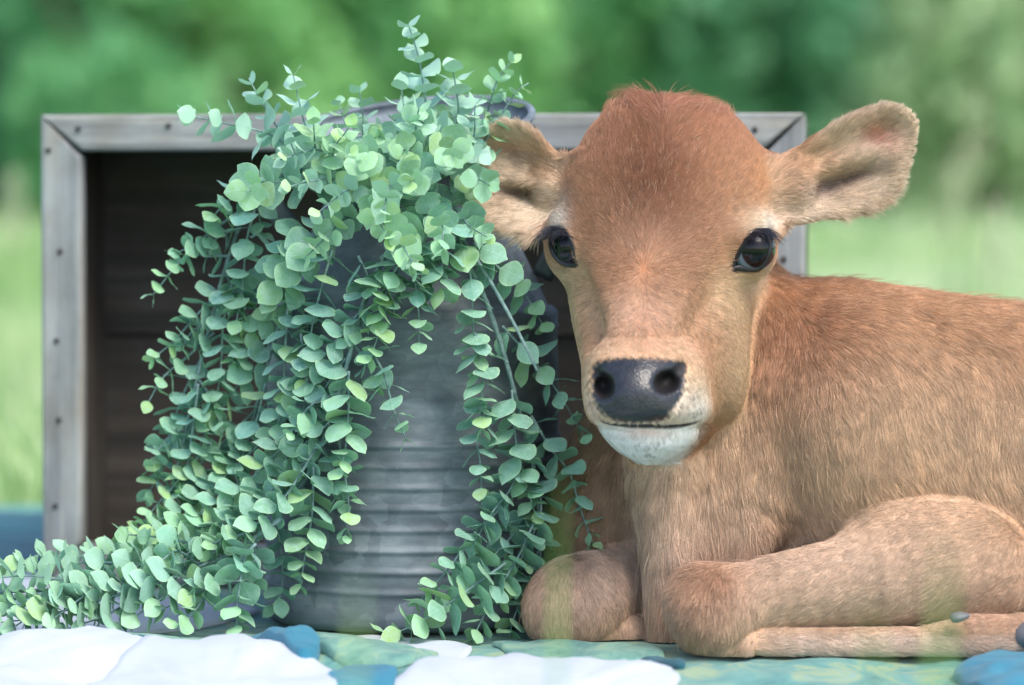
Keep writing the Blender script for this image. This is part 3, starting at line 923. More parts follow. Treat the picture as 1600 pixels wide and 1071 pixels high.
def surface_nets(f, lo, hi, h, block=8):
    lo = np.array(lo); n = np.ceil((np.array(hi) - lo) / h / block).astype(int)
    bs = h * block
    bi = np.stack(np.meshgrid(*[np.arange(k) for k in n], indexing='ij'), -1).reshape(-1, 3)
    fc = np.concatenate([f(c) for c in np.array_split(lo + (bi + 0.5) * bs, max(1, len(bi) // 60000))])
    bi = bi[np.abs(fc) < bs * 1.75]
    e = np.arange(block + 1)
    loc = np.stack(np.meshgrid(e, e, e, indexing='ij'), -1).reshape(-1, 3)
    N = n * block + 2
    key = lambda q: (q[..., 0].astype(np.int64) * N[1] + q[..., 1]) * N[2] + q[..., 2]
    V_, Kk, Q = [], [], []
    corner = np.array([[i, j, k] for i in (0, 1) for j in (0, 1) for k in (0, 1)])
    edges = [(a, b) for a in range(8) for b in range(a + 1, 8) if np.abs(corner[a] - corner[b]).sum() == 1]
    for ch in np.array_split(bi, max(1, len(bi) // 500)):
        gi = ch[:, None, :] * block + loc[None]
        val = f((lo + gi.reshape(-1, 3) * h)).reshape(len(ch), block + 1, block + 1, block + 1)
        cs = np.stack([val[:, i:block + i, j:block + j, k:block + k] for i, j, k in corner], -1)
        neg = (cs < 0).sum(-1)
        act = np.argwhere((neg > 0) & (neg < 8))
        c = cs[act[:, 0], act[:, 1], act[:, 2], act[:, 3]]
        s = np.zeros((len(act), 3)); w_ = np.zeros(len(act))
        for a, b in edges:
            m = (c[:, a] < 0) != (c[:, b] < 0)
            t = np.where(m, c[:, a] / np.where(m, c[:, a] - c[:, b], 1), 0)
            s += np.where(m[:, None], corner[a] + t[:, None] * (corner[b] - corner[a]), 0); w_ += m
        g = ch[act[:, 0]] * block + act[:, 1:]
        V_.append(lo + (g + s / w_[:, None]) * h); Kk.append(g)
        for ax in range(3):
            m = (c[:, 0] < 0) != (c[:, [4, 2, 1][ax]] < 0)
            Q.append(np.concatenate([g[m], np.full((m.sum(), 1), ax), (c[m, 0] < 0)[:, None]], 1))
    v = np.concatenate(V_); g = np.concatenate(Kk); q = np.concatenate(Q)
    kk = key(g); o = np.argsort(kk); ks = kk[o]
    fs = []
    for ax in range(3):
        qq = q[q[:, 3] == ax]
        u, w2 = [(1, 2), (2, 0), (0, 1)][ax]
        idx = []
        for du, dw in ((0, 0), (1, 0), (1, 1), (0, 1)):
            c = qq[:, :3].copy(); c[:, u] -= du; c[:, w2] -= dw
            kq = key(c)
            j = np.clip(np.searchsorted(ks, kq), 0, len(ks) - 1)
            idx.append(np.where(ks[j] == kq, o[j], -1))
        idx = np.stack(idx, 1)
        ok = (idx >= 0).all(1)
        idx = idx[ok]; fl = qq[ok, 4] == 1
        idx[fl] = idx[fl][:, ::-1]
        fs.append(idx)
    return v, np.concatenate(fs)
def grad(f, p, e=0.0012):
    g = np.stack([f(p + np.eye(3)[k] * e) - f(p - np.eye(3)[k] * e) for k in range(3)], 1)
    return g / np.maximum(np.linalg.norm(g, axis=1), 1e-9)[:, None]
bv, bf = surface_nets(field, (-0.08, -0.26, -0.01), (0.80, 0.28, 0.50), 0.0025)
# faces point outwards
a_, b_2, c_ = bv[bf[:, 0]], bv[bf[:, 1]], bv[bf[:, 2]]
fn = np.cross(b_2 - a_, c_ - a_)
cen = bv[bf].mean(1)
if ((fn * grad(field, cen[::97])[0:1].repeat(len(fn), 0)).sum() if False else (fn[::97] * grad(field, cen[::97])).sum()) < 0:
    bf = bf[:, ::-1]

# ---- coat markings, with some painted shade, laid out on the animal
NOSE = [(924, 574), (936, 563), (965, 558), (1000, 558), (1040, 560), (1062, 563), (1072, 578), (1072, 602), (1066, 622), (1052, 644), (1040, 658), (1000, 663), (965, 661), (942, 650), (928, 632), (922, 602)]
def markings(p):
    """-> colour (linear), nose mask, fur length, fur density, region"""
    x, y = proj(p)
    n = len(p)
    fh = f_head(p); fe = f_ears(p); fb = np.minimum(f_body(p), f_legs(p))
    reg = np.argmin(np.stack([fh, fe, fb, ]), 0)        # 0 head 1 ear 2 body
    col = np.zeros((n, 3)); 
    def paint(c, w_):
        nonlocal col
        col = col * (1 - w_[:, None]) + np.array(lin(*c)) * w_[:, None]
    one = np.ones(n)
    # body
    body = one * 1.0
    colb = np.tile(np.array(lin(196, 150, 110)), (n, 1))
    col = colb
    paint((164, 104, 60), sstep(660, 440, y - 0.08 * (x - 1250)) * 0.85)
    paint((160, 98, 62), gs(x, y, 1225, 510, 80, 100) * 0.8)
    paint((206, 172, 144), gs(x, y, 1060, 900, 70, 130) * 0.8)
    paint((200, 160, 130), gs(x, y, 1330, 900, 190, 60) * 0.8)
    paint((206, 172, 146), sstep(985, 1000, y) * sstep(1150, 1250, x))
    paint((160, 106, 72), gs(x, y, 1110, 900, 62, 42, -30) * 0.9)
    paint((176, 122, 86), gs(x, y, 1075, 985, 36, 44) * 0.7)
    paint((172, 122, 90), gs(x, y, 1560, 950, 60, 45) * 0.7)
    paint((128, 84, 58), gs(x, y, 905, 770, 70, 120) * 0.85)  # painted shade on the far shoulder below the head
    paint((184, 138, 110), gs(x, y, 890, 930, 70, 60) * 0.8)
    paint((196, 164, 138), gs(x, y, 930, 905, 40, 40) * 0.6)
    cb = col.copy()
    # head
    col = np.tile(np.array(lin(184, 128, 88)), (n, 1))
    paint((160, 96, 60), gs(x, y, 1035, 230, 120, 95))
    paint((164, 98, 66), gs(x, y, 1050, 165, 90, 40) * 0.8)
    paint((92, 44, 20), gs(x, y, 1014, 290, 60, 72) * 0.95)
    paint((110, 60, 34), gs(x, y, 1015, 365, 80, 42) * 0.55)
    paint((186, 120, 70), gs(x, y, 1195, 280, 18, 60) * 0.7)
    paint((206, 166, 124), sstep(400, 470, y) * sstep(70, 120, np.abs(x - 1010 - (y - 400) * 0.06)))
    paint((198, 148, 116), gs(x, y, 1000, 500, 60, 70) * 0.9)
    paint((156, 96, 58), gs(x, y, 1003, 422, 56, 26) * 0.65)
    paint((190, 138, 100), gs(x, y, 1110, 545, 24, 46, 20) * 0.6)
    paint((184, 128, 92), gs(x, y, 1000, 530, 70, 12) * 0.6)
    paint((222, 196, 156), gs(x, y, 1190, 348, 26, 18) * 0.8)
    paint((236, 220, 204), gs(x, y, 1198, 350, 13, 12) * 0.8)
    paint((236, 220, 204), gs(x, y, 876, 345, 12, 20) * 0.9)
    paint((214, 178, 136), gs(x, y, 890, 435, 20, 30) * 0.6)
    paint((214, 178, 136), gs(x, y, 1165, 440, 40, 22) * 0.6)
    mz = sstep(-0.070, -0.11, p[:, 1]) * sstep(515, 562, y + 0.0016 * (x - 1003) ** 2 * (y < 620))
    paint((222, 182, 140), mz * (0.5 + 0.4 * sstep(560, 600, y)))
    paint((222, 188, 160), mz * sstep(590, 640, y))
    paint((238, 226, 212), gs(x, y, 1090, 640, 30, 26) * mz * 0.8)
    ch = sstep(658, 674, y + 0.02 * np.abs(x - 1010)) * sstep(0.0, -0.02, p[:, 1]) * sstep(1108, 1078, x + 0.45 * (y - 665))
    paint((244, 243, 238), ch)
    paint((206, 160, 142), gs(x, y, 1008, 674, 34, 6) * 0.7)
    hcol = col.copy()
    # ears
    col = np.tile(np.array(lin(214, 184, 150)), (n, 1))
    right = x > 1040
    u, v = EARR.uv(p[:, 0], p[:, 2]); ul, vl = EARL.uv(p[:, 0], p[:, 2])
    ear_mid = np.where(right, EARR.mid(p[:, 0], p[:, 2]), EARL.mid(p[:, 0], p[:, 2]))
    outer = sstep(0.0, 0.004, p[:, 1] - ear_mid)
    paint((186, 132, 92), gs(x, y, 1250, 245, 60, 34, 30) * 0.95)
    paint((190, 128, 86), gs(x, y, 1215, 290, 30, 60) * 0.7)
    paint((202, 128, 108), gs(x, y, 1366, 211, 30, 19, 15) * 0.9)
    paint((96, 66, 60), gs(x, y, 1322, 279, 36, 10, -16) * 0.9)  # shade of the ear fold painted dark
    paint((78, 62, 62), gs(x, y, 1278, 298, 28, 9, -20) * 0.8)  # fold shade continued towards the ear base, also painted
    paint((222, 198, 172), gs(x, y, 1228, 352, 26, 26) * 0.6)
    paint((190, 134, 94), gs(x, y, 858, 250, 34, 28, 35) * 0.95)
    paint((176, 122, 100), gs(x, y, 803, 235, 20, 10, 10) * 0.9)
    paint((96, 66, 58), gs(x, y, 814, 301, 28, 9, 10))  # painted shade in the left ear fold
    paint((180, 126, 90), outer)
    ecol = col.copy()
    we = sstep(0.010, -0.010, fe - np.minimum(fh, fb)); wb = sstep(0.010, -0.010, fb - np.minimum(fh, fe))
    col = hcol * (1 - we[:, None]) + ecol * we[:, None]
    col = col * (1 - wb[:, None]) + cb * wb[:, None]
    # bare skin
    ns = poly_sd(x, y, [tuple(q) for q in spline(np.array(NOSE + NOSE[:1], float), 8)[:-1]])
    nose = sstep(4, -6, ns + 3 * np.sin(x * 0.5) * np.sin(y * 0.43)) * sstep(-0.085, -0.10, p[:, 1]) * (reg == 0)
    nostr = np.minimum.reduce([q(p) for q in nost_r + nost_l])
    inn = sstep(0.0022, 0.0008, nostr)
    mo = sstep(0.0035, 0.0012, mouthcut(p))
    eyes = np.minimum(sock_r(p), sock_l(p)); 
    dr = np.minimum(np.linalg.norm(p - CR, axis=1), np.linalg.norm(p - CL, axis=1))
    rim = sstep(0.0055, 0.0025, eyes) * sstep(0.034, 0.030, dr)
    skin = np.maximum.reduce([nose, inn, mo, rim])
    skin = np.where(np.maximum(inn, mo) > 0.4, 0.55, skin)
    col = col * (1 - nose[:, None]) + np.array(lin(42, 45, 52)) * nose[:, None]
    col = col * (1 - mo[:, None]) + np.array(lin(44, 42, 46)) * mo[:, None]
    col = col * (1 - inn[:, None]) + np.array(lin(22, 18, 20)) * inn[:, None]
    col = col * (1 - rim[:, None]) + np.array(lin(34, 32, 36)) * rim[:, None]
    return col, skin, x, y, reg, ns

calf = thing('calf', 'light brown calf lying on the quilt with head turned to the camera', 'calf', (float(P(1150, 1000, 0.05)[0]), 0.05, 0.0))
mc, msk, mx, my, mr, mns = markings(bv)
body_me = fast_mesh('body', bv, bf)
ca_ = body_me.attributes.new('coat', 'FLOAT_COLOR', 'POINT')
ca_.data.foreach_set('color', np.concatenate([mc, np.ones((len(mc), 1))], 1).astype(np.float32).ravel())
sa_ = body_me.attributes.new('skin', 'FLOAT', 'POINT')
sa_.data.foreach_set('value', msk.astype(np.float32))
def mat_hide():
    m, n, b = new_mat('hide')
    a = nd(n, 'ShaderNodeAttribute', attribute_name='coat')
    s = nd(n, 'ShaderNodeAttribute', attribute_name='skin')
    v = coords(n)
    dk = mix(n, 1.0, a.outputs['Color'], (1.1, 1.1, 1.1, 1), 'MULTIPLY')
    mott = ramp(n, noise(n, v, 160, 4, 0.6), [(0.35, (0.6,) * 3), (0.65, (1.35,) * 3)])
    sk = mix(n, 0.6, a.outputs['Color'], mott.outputs[0], 'MULTIPLY')
    n.links.new(mix(n, s.outputs['Fac'], dk, sk), b.inputs['Base Color'])
    rg = ramp(n, s.outputs['Fac'], [(0.3, (0.85,) * 3), (0.9, (0.27,) * 3)])
    n.links.new(rg.outputs[0], b.inputs['Roughness'])
    vo = nd(n, 'ShaderNodeTexVoronoi', Scale=420.0)
    n.links.new(v, vo.inputs['Vector'])
    mu = nd(n, 'ShaderNodeMath', operation='MULTIPLY'); n.links.new(vo.outputs['Distance'], mu.inputs[0]); n.links.new(s.outputs['Fac'], mu.inputs[1])
    bump(n, b, mu.outputs[0], 0.22, 0.0010)
    return m
link('body', body_me, calf, mat_hide())

# ---- coat of hair
def flow(p, x, y, reg, nrm, legs):
    """direction the coat lies in, projected on the surface"""
    g = np.zeros((len(p), 3))
    g[:, 0], g[:, 2] = 0.22, -1.0                                         # flank: down and back
    ch = sstep(1240, 1120, x)
    g[:, 0] = g[:, 0] * (1 - ch) + ch * np.clip((x - 1050) / 500, -0.5, 0.3)
    tp = sstep(620, 470, y) * sstep(1180, 1300, x)
    g[:, 0] += tp * 0.9
    arm = gs(x, y, 1480, 800, 110, 40)
    g[:, 0] += arm * 0.8
    fl = legs < 0.006
    legd = np.zeros((len(p), 3)); legd[:, 0], legd[:, 2] = -0.75, -0.55
    far = x < 1028
    legd[far, 0], legd[far, 2] = 0.15, -1
    kn = gs(x, y, 1100, 960, 60, 70)[:, None]
    legd = legd * (1 - kn) + np.array([0.1, 0, -1.0]) * kn
    can = (y > 984) & (x > 1180)
    legd[can] = (1.0, 0, -0.15)
    g[fl] = legd[fl]
    h = reg == 0
    dx, dz = x - 1005, -(y - 418)
    r = np.hypot(dx, dz) + 6
    hd = np.stack([dx / r, 0.25 + 0 * dx, dz / r], 1)
    up = gs(x, y, 1040, 185, 30, 34)
    hd[:, 0] += up * np.clip((x - 1042) / 22, -1, 1) * 1.2
    low = sstep(560, 620, y)
    hd[:, 0] = hd[:, 0] * (1 - low) + low * np.clip((x - 1008) / 90, -1, 1) * 0.8
    hd[:, 2] = hd[:, 2] * (1 - low) - low * 0.8
    g[h] = hd[h]
    for E, mk in ((EARR, (reg == 1) & (x > 1040)), (EARL, (reg == 1) & (x < 1040))):
        if mk.any():
            u, v = E.uv(p[mk, 0], p[mk, 2])
            e = E.b - E.a; e = e / np.linalg.norm(e); q = np.array([-e[1], e[0]])
            g[mk, 0] = e[0] * 0.8 + q[0] * v * 0.75
            g[mk, 2] = e[1] * 0.8 + q[1] * v * 0.75 - 0.1
            g[mk, 1] = -0.15
    g -= nrm * (g * nrm).sum(1)[:, None]
    return g / np.maximum(np.linalg.norm(g, axis=1), 1e-6)[:, None]
def curves_obj(name, pts, rad, col, parent, mat):
    """pts (N,k,3) strands as one hair-curves object"""
    n, k, _ = pts.shape
    hc = bpy.data.hair_curves.new(name)
    hc.add_curves([k] * n)
    hc.attributes['position'].data.foreach_set('vector', pts.astype(np.float32).ravel())
    ra = hc.attributes.get('radius') or hc.attributes.new('radius', 'FLOAT', 'POINT')
    ra.data.foreach_set('value', rad.astype(np.float32).ravel())
    c = hc.attributes.new('coat', 'FLOAT_COLOR', 'CURVE')
    c.data.foreach_set('color', np.concatenate([col, np.ones((n, 1))], 1).astype(np.float32).ravel())
    hc.materials.append(mat)
    o = bpy.data.objects.new(name, hc)
    COL.objects.link(o)
    o.parent = parent
    o.matrix_parent_inverse = Matrix.Translation(-Vector(world_loc(parent)))
    o['kind'] = 'stuff'
    return o
def mat_hair(name='hair', rough=0.5, spec=0.4):
    m, n, b = new_mat(name)
    a = nd(n, 'ShaderNodeAttribute', attribute_name='coat')
    n.links.new(a.outputs['Color'], b.inputs['Base Color'])
    b.inputs['Roughness'].default_value = rough
    b.inputs['Specular IOR Level'].default_value = spec
    tr = n.nodes.new('ShaderNodeBsdfTranslucent')
    n.links.new(a.outputs['Color'], tr.inputs['Color'])
    ms = nd(n, 'ShaderNodeMixShader', Fac=0.13)
    n.links.new(b.outputs[0], ms.inputs[1]); n.links.new(tr.outputs[0], ms.inputs[2])
    n.links.new(ms.outputs[0], n.nodes['Material Output'].inputs['Surface'])
    return m
M_hair = mat_hair()
N_HAIR = 760000
VN = grad(field, bv, 0.002)
FL = f_legs(bv)
def grow():
    tri = np.concatenate([bf[:, [0, 1, 2]], bf[:, [0, 2, 3]]])
    A, B, C = bv[tri[:, 0]], bv[tri[:, 1]], bv[tri[:, 2]]
    ar = np.linalg.norm(np.cross(B - A, C - A), axis=1) / 2
    fnm = np.cross(B - A, C - A); fnm /= np.maximum(np.linalg.norm(fnm, axis=1), 1e-12)[:, None]
    c = (A + B + C) / 3
    view = np.array([0, -DIST, CAMH]) - c; view /= np.linalg.norm(view, axis=1)[:, None]
    facing = (fnm * view).sum(1)
    wgt = ar * np.where(facing > -0.35, 1.0, 0.12)
    xx = mx[tri[:, 0]]; yy = my[tri[:, 0]]; rr = mr[tri[:, 0]]
    wgt *= np.where(rr == 0, 1.5, np.where(rr == 1, 1.5, 1.0)) * np.where(xx > 1640, 0.25, 1.0) * (msk[tri[:, 0]] < 0.5) * (c[:, 2] > 0.004)
    k = rng.choice(len(tri), N_HAIR, p=wgt / wgt.sum())
    u = rng.random(N_HAIR); v = rng.random(N_HAIR); s = u + v > 1
    u[s], v[s] = 1 - u[s], 1 - v[s]
    p = A[k] + (B[k] - A[k]) * u[:, None] + (C[k] - A[k]) * v[:, None]
    wts = np.stack([1 - u - v, u, v], 1)[:, :, None]
    tk = tri[k]
    nrm = (VN[tk] * wts).sum(1); nrm /= np.maximum(np.linalg.norm(nrm, axis=1), 1e-9)[:, None]
    col = (mc[tk] * wts).sum(1); skin = (msk[tk] * wts[:, :, 0]).sum(1)
    reg = mr[tk[:, 0]]; legs = (FL[tk] * wts[:, :, 0]).sum(1)
    x, y = proj(p)
    pit = np.maximum.reduce([gs(x, y, 1366, 211, 26, 16, 15), 0.9 * gs(x, y, 1320, 280, 38, 9, -16), 0.7 * gs(x, y, 814, 301, 28, 8, 10)]) * (reg == 1)
    keep = (skin < 0.25) & (rng.random(len(p)) > 0.65 * pit)
    p, nrm, col, x, y, reg, legs = (q[keep] for q in (p, nrm, col, x, y, reg, legs))
    n = len(p)
    g = flow(p, x, y, reg, nrm, legs)
    side = np.cross(nrm, g)
    # slow wander of the lie, then locks
    wob = 0.20 * np.sin(p[:, 0] * 61 + 2.1 * np.sin(p[:, 2] * 43)) * np.sin(p[:, 2] * 37 + p[:, 1] * 50) + 0.09 * np.sin(p[:, 0] * 190 + p[:, 1] * 120 + 2 * np.sin(p[:, 2] * 150))
    wob *= np.where(reg == 0, 0.45, 1.0)
    ang = wob + rng.normal(0, 0.13, n)
    t = g * np.cos(ang)[:, None] + side * np.sin(ang)[:, None]
    L = np.full(n, 0.019)
    L = np.where(reg == 0, 0.0085, L)
    hd = reg == 0
    L[hd] += 0.003 * sstep(330, 180, y[hd]) 
    L[hd] -= 0.004 * sstep(430, 520, y[hd]) * sstep(-0.05, -0.09, p[hd, 1])
    L[hd] += 0.006 * gs(x, y, 1140, 660, 30, 50)[hd]
    L[reg == 1] = 0.0135
    em = np.where(x > 1040, EARR.uv(p[:, 0], p[:, 2])[1], EARL.uv(p[:, 0], p[:, 2])[1])
    eu = np.where(x > 1040, EARR.uv(p[:, 0], p[:, 2])[0], EARL.uv(p[:, 0], p[:, 2])[0])
    low = np.where(x > 1040, sstep(-0.4, -0.9, em), sstep(0.4, 0.9, em))
    L[reg == 1] += (0.009 * low)[reg == 1]
    L[reg == 1] -= (0.007 * sstep(0.75, 1.0, eu))[reg == 1]
    L[reg == 1] *= (1 - 0.7 * np.clip(gs(x, y, 1365, 210, 24, 16, 15) + 0.5 * gs(x, y, 1310, 283, 36, 9, -16), 0, 1))[reg == 1]
    leg = (reg == 2) & (legs < 0.006)
    L[leg] = 0.0105
    chest = gs(x, y, 1060, 900, 60, 120) * (reg == 2)
    L += 0.010 * chest
    tuft = gs(x, y, 1010, 158, 26, 14) * hd
    L += 0.004 * tuft
    L *= rng.uniform(0.65, 1.15, n)
    wisp = (hd & (y < 185) & (rng.random(n) < 0.05)) | ((reg == 2) & (rng.random(n) < 0.004))
    L[wisp] *= np.where(hd, 1.8, 1.3)[wisp]
    lift = np.where(reg == 0, 0.24, np.where(reg == 1, 0.34, 0.20)) + rng.normal(0, 0.06, n) + 0.3 * tuft + 0.35 * wisp - 0.18 * gs(x, y, 1005, 418, 26, 26) * hd
    # locks: tips drawn towards a shared guide
    ng = 26000
    gi = rng.choice(np.flatnonzero(~wisp), ng, replace=False)
    kd = KDTree(ng)
    for i, j in enumerate(gi): kd.insert(p[j], i)
    kd.balance()
    near = np.fromiter((kd.find(q)[1] for q in p), np.int64, n)
    gj = gi[near]
    K_ = 5
    sv_ = np.linspace(0, 1, K_)
    bendy = rng.normal(0, 0.12, n)
    pts = np.zeros((n, K_, 3))
    def strand(j, s):
        return p[j] + (t[j] * (L[j] * s)[:, None]) + nrm[j] * (L[j] * lift[j] * s * (1 - 0.55 * s))[:, None] + side[j] * (L[j] * bendy[j] * s * s)[:, None]
    allj = np.arange(n)
    cl_ = np.where(wisp, 0.0, 1.0) * np.where(reg == 2, 0.40, np.where(reg == 1, 0.35, 0.22)) * np.where(leg, 0.5, 1.0)
    for i, s in enumerate(sv_):
        q = strand(allj, np.full(n, s))
        gq = strand(gj, np.full(n, s))
        pts[:, i] = q + (gq - q) * (cl_ * s ** 1.3)[:, None]
    pts[:, :, 2] = np.maximum(pts[:, :, 2], 0.003)
    lock = rng.normal(0, 1, ng)[near]
    col = 1.0 * np.clip(col, 0, 1) ** np.where(reg == 0, 0.74, 0.68)[:, None]
    col = col * 0.94 + col.mean(1, keepdims=True) * 0.06
    streak = np.sin(p[:, 0] * 210 + 6 * np.sin(p[:, 2] * 9 + p[:, 1] * 11) + 2 * np.sin(p[:, 0] * 71)) * np.sin(p[:, 2] * 23 + p[:, 0] * 40)
    tone = np.exp(0.07 * streak * (reg == 2) + np.where(leg, 0.085, np.where(reg == 2, 0.11, 0.08)) * lock + rng.normal(0, 0.11, n))
    col = np.clip(col * tone[:, None], 0, 0.95)
    for _ in range(70):                                                    # whisker pores on lips and chin
        cx, cy = ((rng.uniform(1058, 1098), rng.uniform(604, 650)) if _ < 34 else (rng.uniform(916, 934), rng.uniform(590, 650)) if _ < 48 else (rng.uniform(985, 1040), rng.uniform(688, 712)))
        col *= (1 - 0.45 * (hd & (p[:, 1] < -0.06)) * gs(x, y, cx, cy, 1.3))[:, None]
    pale = rng.random(n) < 0.03
    col[pale] = col[pale] * 0.6 + np.array(lin(236, 214, 190)) * 0.4
    rad = np.where(reg == 0, 0.00016, 0.00018)[:, None] * np.array([1.0, 1.0, 0.85, 0.6, 0.15])[None]
    curves_obj('fur', pts, rad, col, calf, M_hair)
grow()

# ---- eyes
def mat_eye():
    m, n, b = new_mat('eyeball')
    a = nd(n, 'ShaderNodeAttribute', attribute_name='coat')
    n.links.new(a.outputs['Color'], b.inputs['Base Color'])
    b.inputs['Roughness'].default_value = 0.08
    b.inputs['Specular IOR Level'].default_value = 0.4
    return m
M_eye = mat_eye()
M_lid, n_, b_ = new_mat('eyelid_skin')
b_.inputs['Base Color'].default_value = lin4(34, 32, 36); b_.inputs['Roughness'].default_value = 0.38
M_lash = mat_hair('lash_hair', 0.4, 0.5)
def make_eye(c, rad, nrm, gaze, pts, lashes, lash_dir):
    seg, rings = 48, 28
    g = np.array(gaze, float); g /= np.linalg.norm(g)
    a = np.cross(g, [0, 0, 1.0]); a /= np.linalg.norm(a); b = np.cross(a, g)
    vs, cs = [], []
    for i in range(rings + 1):
        th = math.pi * i / rings
        for k in range(seg):
            ph = 2 * math.pi * k / seg
            bulge = 1.0 + 0.05 * max(0, 1 - (th / 0.75) ** 2)
            vs.append(c + rad * bulge * (g * math.cos(th) + (a * math.cos(ph) + b * math.sin(ph)) * math.sin(th)))
            pup = math.hypot(th * math.cos(ph) / 0.46, th * math.sin(ph) / 0.30)
            cc = (8, 8, 12) if pup < 1 else (20, 18, 24) if th < 0.90 else (28, 32, 42) if th < 0.97 else (112, 136, 158)
            cs.append(lin4(*cc))
    fs = [(i * seg + k, i * seg + (k + 1) % seg, (i + 1) * seg + (k + 1) % seg, (i + 1) * seg + k) for i in range(rings) for k in range(seg)]
    me = mesh_from('eye', vs, fs)
    ca = me.attributes.new('coat', 'FLOAT_COLOR', 'POINT'); ca.data.foreach_set('color', np.array(cs, np.float32).ravel())
    link('eye', me, calf, M_eye)
    # lid margin hugging eyeball and hide
    n = nrm / np.linalg.norm(nrm)
    loop = spline(np.vstack([pts, pts[:1]]), 0.0012)[:-1]
    ctr = loop.mean(0)
    N_ = len(loop)
    prof = [(0.0026, -0.0024), (0.0028, -0.0004), (0.0018, 0.0009), (0.0002, 0.0011), (-0.0014, 0.0003), (-0.0020, -0.0014), (-0.0016, -0.0042)]
    vs = []
    for q in loop:
        rd = (q - ctr) / np.linalg.norm(q - ctr)
        nn = (q - c) / np.linalg.norm(q - c)
        for o_, h_ in prof:
            vs.append(q + rd * o_ + nn * h_)
    m_ = len(prof)
    fs = [(i * m_ + k, ((i + 1) % N_) * m_ + k, ((i + 1) % N_) * m_ + k + 1, i * m_ + k + 1) for i in range(N_) for k in range(m_ - 1)]
    link('eyelid', mesh_from('eyelid', vs, fs), calf, M_lid)
    # lashes
    base = spline(hit(lashes, f_head), 0.0004)
    nl = 170
    ii = rng.integers(0, len(base), nl)
    p0 = base[ii] + n * 0.001 + rng.normal(0, 0.0008, (nl, 3))
    ld = np.array(lash_dir, float)
    fr = ii / len(base)
    Ls = 0.021 * (0.45 + 0.75 * np.sin(np.pi * np.clip(fr * 0.9 + 0.1, 0, 1))) * rng.uniform(0.6, 1.15, nl)
    s = np.linspace(0, 1, 6)[None, :, None]
    dr = ld[0] * (1 - fr[:, None]) + ld[1] * fr[:, None] + rng.normal(0, 0.12, (nl, 3))
    dr /= np.linalg.norm(dr, axis=1)[:, None]
    pts_ = p0[:, None] + (dr * Ls[:, None])[:, None] * s + np.array([0, 0, -1.0]) * (Ls * 0.55)[:, None, None] * s ** 2
    curves_obj('eyelashes', pts_, np.tile(np.array([0.00017, 0.00017, 0.00016, 0.00012, 0.00008, 0.00003]), (nl, 1)), np.tile(np.array(lin(52, 52, 64)), (nl, 1)) * rng.uniform(0.6, 1.5, (nl, 1)), calf, M_lash)
make_eye(CR, RR, NR, (0.40, -0.91, 0.0), PR, [(1160, 382), (1170, 369), (1182, 361), (1194, 361), (1202, 370)], [(0.25, -0.75, 0.55), (0.85, -0.5, -0.05)])
make_eye(CL, RL, NL, (-0.62, -0.78, 0.02), PL, [(889, 371), (880, 361), (871, 358), (863, 363), (860, 372)], [(-0.4, -0.7, 0.5), (-0.95, -0.25, -0.1)])

# ---- dewclaws and hooves
M_horn, n_, b_ = new_mat('grey_horn')
b_.inputs['Base Color'].default_value = lin4(112, 112, 116); b_.inputs['Roughness'].default_value = 0.5
def claw(name, px, py, d, rx, ry, rd, ang=0):
    mb = MB()
    c = P(px, py, d); seg, rg = 14, 8
    vs = []
    for i in range(rg + 1):
        th = math.pi * i / rg
        for k in range(seg):
            ph = 2 * math.pi * k / seg
            x = math.cos(th) * px_r(rx, d); r = math.sin(th) ** 0.8 * (1 - 0.35 * math.cos(th))
            y = r * math.cos(ph) * rd; z = r * math.sin(ph) * px_r(ry, d)
            ca, sa = math.cos(R(ang)), math.sin(R(ang))
            vs.append((c[0] + x * ca - z * sa, c[1] + y, c[2] + x * sa + z * ca))
    mb.add(vs, [(i * seg + k, i * seg + (k + 1) % seg, (i + 1) * seg + (k + 1) % seg, (i + 1) * seg + k) for i in range(rg) for k in range(seg)])
    link(name, mb.mesh(name), calf, M_horn)
claw('dewclaw', 1500, 964, -0.124, 16, 8, 0.008, 10)
claw('hoof', 1652, 990, -0.105, 72, 24, 0.018, 4)
claw('hoof', 1660, 1004, -0.078, 72, 24, 0.018, 3)
